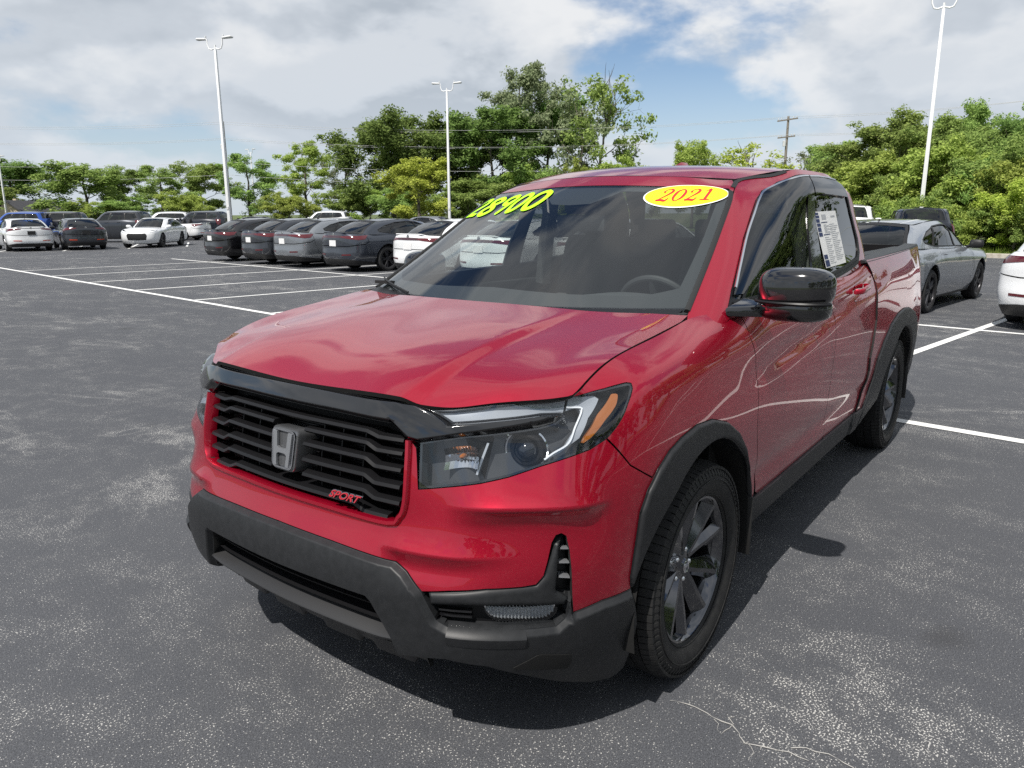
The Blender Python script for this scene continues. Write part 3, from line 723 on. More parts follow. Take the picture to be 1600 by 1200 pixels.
KT = {'broad': tree_meshes('broad', 3, clumps=360, spread=3.6, leaf=.22, per=70, clump_r=.66),
      'broad2': tree_meshes('broad2', 8, clumps=360, spread=3.3, nb=10, trunk_h=.16, leaf=.22, per=70, clump_r=.62),
      'dense': tree_meshes('dense', 5, clumps=480, spread=3.7, nb=13, trunk_h=.08, low=.06, clump_r=.72, leaf=.22, per=72),
      'tall': tree_meshes('tall', 12, H=12, clumps=300, spread=2.7, nb=15, trunk_h=.12, clump_r=.55, leaf=.19, per=64, open_=.25),
      'airy': tree_meshes('airy', 21, clumps=150, spread=3.6, nb=8, trunk_h=.25, clump_r=.62, per=42, leaf=.24, open_=.3, bare=4, low=.1, lean=.25),
      'sparse': tree_meshes('sparse', 33, clumps=110, spread=3.0, nb=9, trunk_h=.1, clump_r=.55, per=34, leaf=.24, bare=2, low=.05),
      'shrub': tree_meshes('shrub', 17, H=5, clumps=330, spread=2.3, nb=13, trunk_h=.02, clump_r=.40, leaf=.145, per=66, low=.0, base_r=.09),
      'shrub2': tree_meshes('shrub2', 29, H=5, clumps=300, spread=2.6, nb=12, trunk_h=.02, clump_r=.38, leaf=.14, per=66, low=.0, base_r=.08, open_=.15),
      'near': tree_meshes('near', 41, H=8, clumps=560, spread=2.5, nb=18, trunk_h=.05, clump_r=.42, leaf=.135, per=70, low=.02, base_r=.12),
      'near2': tree_meshes('near2', 47, H=8, clumps=440, spread=2.1, nb=18, trunk_h=.07, clump_r=.38, leaf=.13, per=70, low=.02, base_r=.11, open_=.2),
      'bush': tree_meshes('bush', 53, H=3, clumps=420, spread=1.7, nb=16, trunk_h=.0, clump_r=.36, leaf=.125, per=46, low=-.1, base_r=.05)}
def tree(kind, leaf, xy, h, wide, label, group, rz=None, name='tree'):
    """h height, wide crown width in metres"""
    wood, lm, H0, R0 = KT[kind]; o = empty(name, (xy[0], xy[1], 0)); r = random.Random(int(abs(xy[0]*131+xy[1]*17+h*7)))
    sz = h/H0; sx = wide/(2*R0); o.rotation_euler = (0, 0, r.uniform(0, 6.28) if rz is None else rz)
    t = link('trunk', wood, o); t.scale = (sx, sx, sz)
    key = lm.name+leaf
    if key not in bpy.data.meshes:
        m2 = lm.copy(); m2.name = key; m2.materials.clear(); m2.materials.append(LEAF[leaf])
    c = link('crown', bpy.data.meshes[key], o); c.scale = (sx, sx, sz)
    tag(o, label, 'tree' if name == 'tree' else 'shrub', group); return o
FT = 'trees beyond the car park'; RT = 'trees along the right hand verge'; LS = 'shrubs along the far edge'; RS = 'shrubs on the right hand verge'
def px_tree(kind, leaf, px, top, D, wpx, xy, h, label, group, name='tree'):
    tree(kind, leaf, xy, h, wpx, label, group, name=name)
FAR = [
 ('dense', 'dark', (-41.28, -116.36), 8.9, 13.5, 'big dark round tree at the left edge behind the house'),
 ('broad', 'mid', (-30.26, -103.21), 6.66, 9, 'green tree cut by the left edge of the view'),
 ('broad2', 'mid', (-36.77, -84.73), 6.96, 8, 'mid green tree just right of the far house'),
 ('broad', 'dark', (-53.49, -110.0), 7.89, 7, 'darker tree set back behind the dark and white saloons'),
 ('tall', 'mid', (-45.8, -85.82), 7.13, 6, 'pointed green tree left of the tall lamp post'),
 ('broad', 'mid', (-55.71, -93.95), 8.21, 7.5, 'spreading tree just left of the tall lamp post'),
 ('tall', 'mid', (-49.59, -74.12), 8.14, 5.8, 'upright green tree right behind the slim white lamp post'),
 ('tall', 'light', (-56.47, -72.79), 9.9, 6, 'light green slender tree left of the pale dry tree'),
 ('airy', 'grey', (-65.6, -76.92), 9.25, 8, 'pale half bare tree left of the big dark trees'),
 ('dense', 'dark', (-59.27, -61.03), 12.3, 11.5, 'big dark tree left of the middle lamp post'),
 ('dense', 'dark', (-66.89, -58.79), 12.28, 12, 'dark dense tree straight behind the middle lamp post'),
 ('broad', 'dark', (-65.15, -51.51), 12.51, 10, 'dark tree at the foot of the tallest tree'),
 ('tall', 'grey', (-70.35, -51.29), 17.97, 9, 'tallest tree, with a thin grey green top'),
 ('broad2', 'dark', (-73.75, -49.94), 14.78, 9, 'grey green tree right of the tallest tree'),
 ('airy', 'mid', (-71.69, -42.02), 15.53, 11, 'open tree with bare limbs showing above the red roof'),
 ('sparse', 'grey', (-69.06, -42.49), 13.58, 7, 'thin tree with mostly bare branches beside the open tree'),
 ('broad2', 'light', (-72.77, -31.17), 8.64, 4.6, 'small round tree alone above the truck roof'),
 ('sparse', 'yellow', (-73.03, -25.13), 7.9, 6.5, 'thin yellow green tree left of the utility pole'),
 ('sparse', 'grey', (-78.22, -22.15), 7.46, 4.5, 'wispy small tree right of the utility pole'),
 ('broad', 'mid', (-23.94, -99.8), 13, 13, 'green tree beyond the left end of the lot'),
]
for k, lf, xy, h, w_, lab in FAR: tree(k, lf, xy, h, w_, lab, FT)
YT = tree('broad2', 'yellow', (-48.27, -46.56), 6.24, 6.2, 'bright yellow green tree left of the middle lamp post', FT)
SH = [(100, 270, 96, 6, 'mid'), (200, 298, 92, 6, 'mid'), (240, 292, 90, 6, 'mid'), (292, 288, 88, 6, 'light'), (335, 292, 86, 5.5, 'mid'), (372, 300, 90, 5, 'mid'), (428, 290, 82, 5, 'mid'), (456, 289, 80, 5, 'light'), (505, 282, 86, 6, 'mid'), (548, 286, 84, 6, 'mid'), (582, 276, 82, 6, 'light'),
      (622, 292, 78, 5, 'mid'), (700, 290, 80, 6, 'mid'), (745, 270, 82, 7, 'mid'), (800, 255, 84, 7, 'light'), (850, 250, 84, 7, 'mid'), (915, 244, 80, 6, 'light'), (960, 240, 80, 6, 'light'), (990, 252, 84, 5, 'mid'),
      (30, 300, 100, 7, 'mid'), (160, 300, 90, 6, 'light'), (-40, 300, 95, 8, 'mid')]
SXY = [(-32.15, -79.12), (-38.49, -80.6), (-39.78, -77.7), (-41.65, -74.38), (-42.94, -71.28), (-47.11, -73.37), (-45.58, -64.72), (-45.81, -62.07), (-52.01, -64.83), (-52.96, -61.42), (-53.32, -58.4), (-52.46, -53.7), (-57.43, -51.38), (-60.93, -50.37), (-64.88, -48.59), (-66.94, -45.73), (-66.01, -39.81), (-67.52, -37.23), (-72.0, -37.36), (-32.18, -92.01), (-35.46, -79.84), (-26.83, -88.56)]
SHH = [5.03, 4.11, 4.47, 4.69, 4.39, 4.0, 4.42, 4.42, 5.12, 4.79, 5.36, 4.2, 4.39, 5.76, 6.84, 7.16, 7.23, 7.44, 6.92, 4.09, 3.91, 3.94]
SLAB = ['bush at the foot of the mid green tree by the house', 'bush above the dark grey sport utility car', 'bush left of the convertible under the trees', 'light bush behind the black sport utility car', 'bush showing just left of the tall lamp post', 'bush just right of the tall lamp post', 'bush right of the slim distant lamp post', 'light green bush under the slender light tree', 'bush below the pale half bare tree', 'bush beside the white roofed car, left of the dark trees', 'light bush at the left foot of the big dark tree',
        'bush hiding the left foot of the yellow green tree', 'bush behind the middle lamp post', 'bush over the windscreen price on the dark trees', 'light bush below the tallest tree', 'bush right of the tallest tree, above the roof edge', 'light bush left of the open tree with bare limbs', 'light bush under the open tree with bare limbs', 'last bush of the hedge before the open sky', 'bush hiding the side of the far house', 'light bush right of the far house', 'bush at the very left edge of the view']
for i, ((px, py, D, w_, lf), xy, h) in enumerate(zip(SH, SXY, SHH)):
    if px in (240, 335, 372, 505, 100, 30): continue            # gaps where the sky shows low between the trees
    tree('shrub' if i % 2 else 'shrub2', lf, xy, h*(.82 if px < 600 else .94), w_*(.95 if px < 600 else 1.1), SLAB[i], LS, name='shrub')
RIGHT = [
 ('near', 'mid', (-48.21, -10.59), 5.59, 6, 'left end tree of the right hand thicket'),
 ('near', 'mid', (-42.72, -7.71), 5.76, 5.2, 'green tree second from the left end of the thicket'),
 ('near2', 'mid', (-41.03, -5.94), 6.35, 4.6, 'rounded thicket tree left of the right lamp post'),
 ('near', 'mid', (-43.17, -5.27), 5.93, 4.6, 'thicket tree directly behind the right lamp post'),
 ('near2', 'mid', (-39.34, -3.84), 5.79, 3.4, 'narrow thicket tree just right of the lamp post'),
 ('near2', 'mid', (-41.43, -3.23), 6.59, 3.2, 'slim pointed tree standing tallest in the thicket'),
 ('near', 'mid', (-38.57, -1.72), 5.08, 4.4, 'green thicket tree above the white saloon at right'),
 ('near', 'dark', (-37.66, -0.4), 5.4, 3.6, 'darker thicket tree at the right edge of the view'),
 ('near2', 'mid', (-35.72, 0.97), 6.4, 4, 'tree beyond the right edge of the thicket'),
]
for k, lf, xy, h, w_, lab in RIGHT: tree(k, lf, xy, h, w_, lab, RT)
RSX = [((-38.61, -7.73), 3.6, 4.4, 'mid', 'shrub'), ((-36.96, -5.92), 4.2, 4.6, 'light', 'shrub'), ((-36.2, -4.49), 4.0, 4.4, 'mid', 'shrub2'), ((-35.4, -3.1), 4.6, 4.2, 'light', 'shrub'), ((-34.54, -1.82), 4.0, 3.8, 'mid', 'shrub2'), ((-33.62, -0.85), 4.2, 3.6, 'mid', 'shrub'), ((-33.19, 0.23), 3.9, 3.6, 'light', 'shrub'), ((-32.72, 1.23), 4.2, 4, 'mid', 'shrub2'), ((-44.06, -10.67), 4.2, 4.4, 'mid', 'shrub'),
       ((-33.88, -6.01), 1.9, 2.8, 'mid', 'bush'), ((-33.54, -4.66), 2.2, 2.8, 'light', 'bush'), ((-33.32, -3.53), 2.3, 2.6, 'mid', 'bush'), ((-32.86, -2.49), 2.0, 2.5, 'light', 'bush'), ((-32.56, -1.58), 1.7, 2.4, 'mid', 'bush'), ((-32.23, -0.7), 1.9, 2.4, 'light', 'bush'), ((-31.88, 0.09), 2.0, 2.4, 'mid', 'bush'), ((-31.71, 0.87), 1.9, 2.6, 'light', 'bush')]
RLAB = ['tall bush right of the white high roofed car', 'light tall bush above the dark sport utility car', 'tall bush behind the foot of the right lamp post', 'light tall bush right of the lamp post foot', 'tall bush over the mirror of the pale grey saloon', 'tall bush above the open patch of verge', 'light tall bush at the right edge over the white saloon', 'tall bush outside the right edge of the view', 'tall bush at the left end of the thicket',
        'low bush behind the white high roofed car', 'low light bush behind the dark sport utility car', 'low bush right of the dark sport utility car', 'low light bush above the roof of the pale grey saloon', 'low bush behind the bonnet of the pale grey saloon', 'low light bush at the grass left of the white saloon', 'low bush directly above the white saloon', 'low light bush outside the right edge of the view']
for i, (xy, h, w_, lf, k) in enumerate(RSX): tree(k, lf, xy, h, w_, RLAB[i], RS, name='shrub')
tree('shrub', 'yellow', (-31.46, -0.24), 2.62, 2.6, 'yellow leaved bush over the white saloon at right', RS, name='shrub')
# the same belt of trees goes on along the lot's side, right of and behind the camera (seen in the paint and the windows)
rr = random.Random(6)
for i in range(18):
    y = 6+i*3.3; xy = (-31+.115*y+rr.uniform(-1.5, 3)+max(0, i-3)*4.6, min(y, 22)+rr.uniform(0, 5)); tree(rr.choice(['near', 'near2', 'broad2', 'dense']), rr.choice(['mid', 'dark', 'mid']), xy, rr.uniform(7.5, 11), rr.uniform(5.5, 7.5), 'tree in the belt running past the right of the view', RT)
# tall grass fringe along the thicket foot
def tufts():
    rs = np.random.RandomState(4); n = 16000; t = rs.uniform(-15.5, 30, n); s = 25.2+rs.gamma(2.2, 1.3, n); X = np.array([LO.x, LO.y])+t[:, None]*np.array(LA)+s[:, None]*np.array(LB)
    hgt = rs.uniform(.10, .34, n)*np.clip((s-24.9)/3, .35, 1.6); an = rs.uniform(0, 6.28, n); w_ = .018+.02*rs.uniform(0, 1, n); d = np.stack([np.cos(an), np.sin(an)], 1); be = rs.normal(0, .35, (n, 2))*hgt[:, None]
    B = np.concatenate([X, np.full((n, 1), .1)], 1); V = np.zeros((n, 3, 3)); V[:, 0] = B; V[:, 1] = B; V[:, 0, :2] -= d*w_[:, None]; V[:, 1, :2] += d*w_[:, None]; V[:, 2] = B; V[:, 2, :2] += be; V[:, 2, 2] += hgt
    me = bpy.data.meshes.new('verge_grass'); me.from_pydata(V.reshape(-1, 3).tolist(), [], np.arange(n*3).reshape(-1, 3).tolist()); me.materials.append(leaf_mat('grass_blades', (.06, .11, .015), (.20, .23, .06))); o = link('verge_grass', me); tag(o, kind='stuff')
tufts()

# -- lamp posts
MP = {'white': mat('white_painted_steel', (.78, .79, .80), .45), 'grey': mat('grey_lamp_casing', (.55, .56, .57), .5), 'lens': mat('lamp_diffuser', (.70, .72, .72), .3), 'wood': mat('weathered_pole_wood', (.20, .18, .155), .9), 'wire': mat('grey_wire', (.45, .45, .45), .6), 'conc': MG['concrete'], 'iron': mat('dark_iron', (.06, .06, .06), .6)}
def lamp_post(xy, H, rz, label, heads=2):
    o = empty('lamp_post', (xy[0], xy[1], 0), rz); tag(o, label, 'lamp post', 'white lamp posts around the car park')
    mb = MB(); mb.lathe([(.30, 0), (.30, .82), (.27, .88), (0, .88)], 20, 'z'); mb.build('concrete_base', MP['conc'], o, angle=40)
    mb = MB(); mb.box((0, 0, .90), (.30, .30, .04)); mb.box((0, 0, (H+.9)/2), (.17, .17, H-.9), taper=.62); q = mb.build('post', MP['white'], o, bevel=.012)
    mb = MB(); mb.box((.10, 0, 1.9), (.03, .10, .14)); mb.build('hand_cover', MP['grey'], o)
    mb = MB(); mb.tube([(0, 0, H-.05), (0, 0, H+.22)], .045, 8)
    for s in (-1, 1): mb.tube([(0, 0, H+.08), (0, s*.20, H+.02), (0, s*.34, H+.06), (0, s*.42, H+.24), (0, s*.44, H+.46), (0, s*.47, H+.52)], .032, 8)
    mb.build('arm_bracket', MP['white'], o)
    for s in (-1, 1):
        hd = MB(); hd.box((0, s*.73, H+.53), (.26, .56, .07), Matrix.Rotation(s*rad(4), 3, 'X'), taper=.8); hd.tube([(0, s*.45, H+.53), (0, s*.55, H+.53)], .04, 8); hd.box((0, s*.50, H+.61), (.06, .06, .08))
        h_ = hd.build('lamp_head', MP['grey'], o, bevel=.015); l_ = MB(); l_.box((0, s*.76, H+.485), (.20, .44, .02)); l_.build('diffuser', MP['lens'], h_)
lamp_post((-20.18, -32.79), 9.3, rad(20), 'tall white lamp post rising behind the row of dark saloons')
lamp_post((-58.57, -86.14), 9.3, rad(0), 'slim distant white lamp post right of the tall left one')
lamp_post((-36.57, -32.55), 9.3, rad(25), 'white lamp post in front of the dark central trees')
lamp_post((-33.39, -3.76), 9.3, rad(10), 'white lamp post at right before the green thicket')
lamp_post((-31.29, -91.27), 7.2, rad(10), 'farthest lamp post, by the house at the left edge')
lamp_post((-30.69, -92.54), 6.2, rad(10), 'thin lamp post at the very left edge')
# -- utility poles and their wires
UPX = [(-13.07, -117.14), (-47.87, -75.26), (-77.78, -23.58), (-75.12, 22.14)]
UH = [13.0, 11.51, 10.96, 13.]
wires = []
for i, (xy, H) in enumerate(zip(UPX, UH)):
    o = empty('utility_pole', (xy[0], xy[1], 0), rad(-28)); tag(o, ['wooden utility pole beyond the left end of the lot', 'wooden utility pole half hidden behind the tall lamp post', 'wooden utility pole standing clear above the truck cab', 'wooden utility pole beyond the right end of the lot'][i], 'utility pole', 'utility poles carrying the wires')
    mb = MB(); mb.tube([(0, 0, 0), (0, 0, H)], [.17, .11], 10); mb.build('pole', MP['wood'], o)
    for z, w_ in ((H-.35, 2.7), (H-2.0, 2.3)):
        mb = MB(); mb.box((.10, 0, z), (.10, w_, .12)); mb.build('crossarm', MP['wood'], o)
        for y in (-.46, -.30, .30, .46):
            q = MB(); q.lathe([(.03, 0), (.055, .05), (.035, .10), (.05, .15), (0, .2)], 8, 'z'); n_ = q.build('insulator', MP['grey'], o); n_.location = (.10, y*w_, z+.06)
    mb = MB(); mb.lathe([(0, 0), (.16, 0), (.17, .5), (.1, .55), (0, .55)], 14, 'z'); q = mb.build('transformer', MP['grey'], o); q.location = (.30, 0, H-2.9)
    bpy.context.view_layer.update()
    wires.append([o.matrix_world @ Vector((.10, y, z)) for z, w_ in ((H-.12, 2.7), (H-1.8, 2.3)) for y in (-.46*w_, .30*w_)]+[o.matrix_world @ Vector((.16, 0, H-4.2)), o.matrix_world @ Vector((.16, 0, H-5.6))])
for i in range(3):
    for a, b in zip(wires[i], wires[i+1]):
        mb = MB(); pts = [a.lerp(b, t)-Vector((0, 0, 4*(1.1 if i == 1 else 1.2)*t*(1-t))) for t in np.linspace(0, 1, 25)]; mb.tube(pts, .014, 5); w_ = mb.build('overhead_wire', MP['wire'], None); tag(w_, 'thin overhead wire strung between the utility poles', 'wire', 'overhead wires')
# -- the house at the far left
h = empty('house', (*(-35.91, -97.01), 0), rad(-58)); h.scale = (.62, .62, .62); tag(h, 'low house with cream gable and dark shingle roof at far left', 'house')
MH = {'cream': mat('cream_siding', (.55, .46, .34), .8), 'roof': mat('dark_shingles', (.05, .05, .055), .9), 'win': mat('house_window', (.03, .035, .04), .1), 'trim': mat('white_trim', (.75, .75, .73), .6)}
mb = MB(); mb.box((0, 0, 1.35), (7, 12, 2.7)); mb.add([(-3.5, -6, 2.7), (3.5, -6, 2.7), (0, -6, 5.0)], [(0, 1, 2)]); mb.add([(-3.5, 6, 2.7), (3.5, 6, 2.7), (0, 6, 5.0)], [(0, 1, 2)]); mb.build('wall', MH['cream'], h, smooth=False)
mb = MB()
for s in (-1, 1): mb.add([(s*3.9, -6.4, 2.5), (s*3.9, 6.4, 2.5), (0, 6.4, 5.12), (0, -6.4, 5.12), (s*3.9, -6.4, 2.66), (s*3.9, 6.4, 2.66), (0, 6.4, 5.28), (0, -6.4, 5.28)], [(0, 1, 2, 3), (4, 5, 6, 7), (0, 1, 5, 4), (2, 3, 7, 6), (0, 3, 7, 4), (1, 2, 6, 5)])
rf = mb.build('roof', MH['roof'], h, smooth=False); mb = MB(); mb.box((1.2, 2, 5.0), (.6, .6, 1.2)); mb.build('chimney', MH['cream'], rf)
for y in (-3.5, 0, 3.5):
    mb = MB(); mb.box((3.52, y, 1.5), (.06, 1.3, 1.2)); wf = mb.build('window', MH['trim'], h); mb = MB(); mb.box((3.54, y, 1.5), (.06, 1.1, 1.0)); mb.build('pane', MH['win'], wf)

# ================================================================ parked cars
MC = {'black': mat('black_trim', (.010, .010, .011), .5), 'glass': glass_mat('car_glass', (.22, .25, .25), .075), 'tyre': mat('car_tyre', (.018, .018, .019), .75), 'alloy': mat('dark_alloy_wheel', (.05, .05, .055), .3, .6), 'silver': mat('silver_alloy_wheel', (.45, .45, .46), .3, .8),
      'red': mat('tail_lamp_red', (.085, .003, .007), .12, 0, 1.), 'smoke': mat('smoked_lamp', (.05, .008, .01), .1, 0, 1.), 'lamp': mat('clear_headlamp', (.45, .47, .49), .12, .3, 1.), 'plate': mat('white_plate', (.72, .72, .72), .5), 'chrome': M['chrome'] if 'M' in globals() and 'chrome' in globals().get('M', {}) else mat('bright_trim', (.7, .7, .72), .15, 1.), 'inside': mat('car_interior', (.03, .03, .032), .9), 'orange': mat('orange_reflector', (.5, .05, .01), .3)}
def paint(name, c, metal=.4, rough=.3): return mat(name, c, rough, metal, 1., .02)
PA = {'white': paint('white_paint', (.74, .75, .76), 0, .3), 'black': paint('black_paint', (.008, .008, .010), .2, .25), 'charcoal': paint('charcoal_paint', (.035, .039, .048), .5), 'grey': paint('mid_grey_paint', (.20, .215, .235), .45), 'slate': paint('slate_blue_paint', (.040, .047, .062), .5), 'urban': paint('pale_grey_paint', (.30, .325, .36), .45), 'blue': paint('blue_paint', (.02, .09, .42), .4), 'red': paint('red_car_paint', (.40, .008, .010), .3), 'silver': paint('silver_paint', (.38, .39, .40), .6), 'black2': paint('blue_black_paint', (.010, .012, .020), .2)}
def car_tables(kind):
    Z5 = (.20, .36, .52, .68)
    def cc(xy, top):      # five lower points then the top point
        zt = top[2]; zs = Z5+(.68+.62*(zt-.68),); return [(x, y, z) for (x, y), z in zip(xy, zs)]+[top]
    def sd(x, ys, yt, zt): return cc([(x, y) for y in ys], (x, yt, zt))
    S = [cc([(2.22, 0), (2.32, 0), (2.345, 0), (2.335, 0), (2.29, 0)], (2.20, 0, .80)),
         cc([(2.19, .42), (2.285, .44), (2.31, .45), (2.30, .45), (2.26, .45)], (2.17, .45, .80)),
         cc([(2.06, .68), (2.15, .72), (2.18, .73), (2.17, .73), (2.14, .72)], (2.06, .70, .825)),
         cc([(1.86, .80), (1.91, .855), (1.93, .875), (1.93, .875), (1.92, .85)], (1.88, .775, .875)),
         sd(1.415, (.83, .895, .922, .922, .902), .80, .925), sd(.95, (.83, .895, .922, .925, .908), .805, .955),
         sd(.4, (.83, .895, .918, .923, .912), .86, .975), sd(-.3, (.83, .895, .918, .923, .914), .868, .985), sd(-.95, (.83, .895, .920, .926, .917), .862, 1.0),
         sd(-1.415, (.83, .90, .928, .93, .915), .835, 1.015), sd(-1.95, (.81, .885, .912, .91, .89), .775, 1.03),
         cc([(-2.36, .76), (-2.40, .825), (-2.415, .85), (-2.41, .845), (-2.40, .825)], (-2.36, .715, 1.045)),
         cc([(-2.48, .56), (-2.56, .60), (-2.575, .61), (-2.565, .605), (-2.56, .60)], (-2.52, .52, 1.06)),
         cc([(-2.51, 0), (-2.605, 0), (-2.625, 0), (-2.615, 0), (-2.615, 0)], (-2.58, 0, 1.075))]
    Gh = [[(1.00, 0, .965), (.62, 0, 1.17), (.30, 0, 1.325), (.08, 0, 1.405)], [(.96, .35, .965), (.59, .33, 1.165), (.28, .30, 1.318), (.06, .28, 1.398)], [(.80, .66, .962), (.46, .62, 1.15), (.19, .57, 1.30), (.0, .52, 1.378)],
          [(.62, .80, .965), (.30, .74, 1.14), (.06, .66, 1.295), (-.10, .565, 1.372)], [(.25, .858, .975), (.05, .79, 1.15), (-.12, .70, 1.315), (-.24, .585, 1.398)], [(-.35, .862, .985), (-.38, .80, 1.16), (-.42, .715, 1.33), (-.46, .59, 1.418)],
          [(-.98, .855, 1.0), (-.90, .795, 1.165), (-.83, .705, 1.325), (-.80, .585, 1.408)], [(-1.48, .82, 1.015), (-1.32, .755, 1.165), (-1.17, .665, 1.305), (-1.08, .565, 1.378)], [(-1.86, .755, 1.03), (-1.62, .69, 1.165), (-1.40, .61, 1.29), (-1.26, .535, 1.355)],
          [(-2.02, .63, 1.04), (-1.76, .59, 1.17), (-1.50, .535, 1.295), (-1.32, .48, 1.365)], [(-2.12, .32, 1.06), (-1.83, .30, 1.19), (-1.55, .27, 1.315), (-1.36, .25, 1.388)], [(-2.15, 0, 1.065), (-1.86, 0, 1.195), (-1.57, 0, 1.322), (-1.37, 0, 1.395)]]
    if kind == 'sedan': Gh = [[(x-([0, 0, 0, 0, 0, .03, .08, .13, .15, .15, .15, .15][i] if j == 0 else [0, 0, 0, 0, 0, .05, .12, .19, .22, .22, .22, .22][i]), y*(1.02 if i > 4 else 1), z+(.012 if (i > 4 and j > 0) else 0)) for j, (x, y, z) in enumerate(c)] for i, c in enumerate(Gh)]
    if kind == 'suv':
        S = [[(x*(.93 if x > 0 else .90), y*1.02, .24+(z-.20)*1.30) for x, y, z in c] for c in S]
        def g2(i, c):
            out = []
            for j, (x, y, z) in enumerate(c):
                t = j/3; bx_, by_, bz_ = c[0]; bz_ = .24+(bz_-.20)*1.30
                if i <= 3: x2 = bx_*.93+(x-c[0][0])*.86
                elif i >= 8: x2 = max(bx_, -2.12)*.98-.06+(.0+.30*t)*(1 if i > 7 else 0)-.10
                else: x2 = bx_*.95-{4: .50*t, 5: .16*t, 6: .11, 7: .2}[i]
                out.append((x2, by_*1.02*(1-.24*t**1.2), bz_+(1.80-bz_)*[0, .42, .78, .985][j]-(.05*abs(y)/.8 if j == 3 else 0)))
            return out
        Gh = [g2(i, c) for i, c in enumerate(Gh)]
    return S, Gh
def car_wheel(R=.34, w=.225, rimr=.245, style=5, mats=('tyre', 'alloy')):
    W = bpy.data.objects.new('wheel', None); COL.objects.link(W)
    h = w/2; mb = MB(); mb.lathe([(rimr, -h+.01), (rimr+.03, -h), (R-.03, -h+.005), (R, -h+.035), (R, h-.035), (R-.03, h-.005), (rimr+.03, h), (rimr, h-.012)], 40, 'y', closed=True); mb.build('tyre', MC[mats[0]], W, angle=35)
    mb = MB(); mb.lathe([(rimr+.004, h-.012), (rimr-.01, h-.018), (rimr-.02, 0), (0, .0)], 36, 'y')
    mb.lathe([(0, h-.03), (.05, h-.03), (.065, h-.05)], 20, 'y')
    for i in range(style):
        a = 2*math.pi*i/style
        for sgn in (-1, 1):
            da = sgn*.16*5/style; V = []
            for r_, t in ((.05, .022), (rimr-.012, .030)):
                for o_, hh in ((-t, h-.05), (t, h-.05), (t*.6, h-.026), (-t*.6, h-.026)):
                    aa = a+da*(r_/rimr); V.append((r_*math.cos(aa)-o_*math.sin(aa), hh, r_*math.sin(aa)+o_*math.cos(aa)))
            mb.add(V, [(0, 1, 5, 4), (1, 2, 6, 5), (2, 3, 7, 6), (3, 0, 4, 7), (4, 5, 6, 7)])
    mb.build('rim', MC[mats[1]], W, angle=25)
    return W
WHEEL = {}
def place_wheel(key, parent, x, y, rest=0):
    if key not in WHEEL:
        WHEEL[key] = car_wheel(**{'dark': {}, 'silver': dict(style=10, mats=('tyre', 'silver')), 'big': dict(R=.37, w=.25, rimr=.25, style=6), 'bigsilver': dict(R=.37, w=.25, rimr=.25, style=6, mats=('tyre', 'silver'))}[key]); w = WHEEL[key]; w.parent = parent
    else: w = copy_tree(WHEEL[key], parent)
    r = {'dark': .34, 'silver': .34, 'big': .37, 'bigsilver': .37}[key]
    w.location = (x, y, r); w.rotation_euler = (0, random.Random(x*31+y).uniform(0, 6), 0 if y > 0 else math.pi); return w
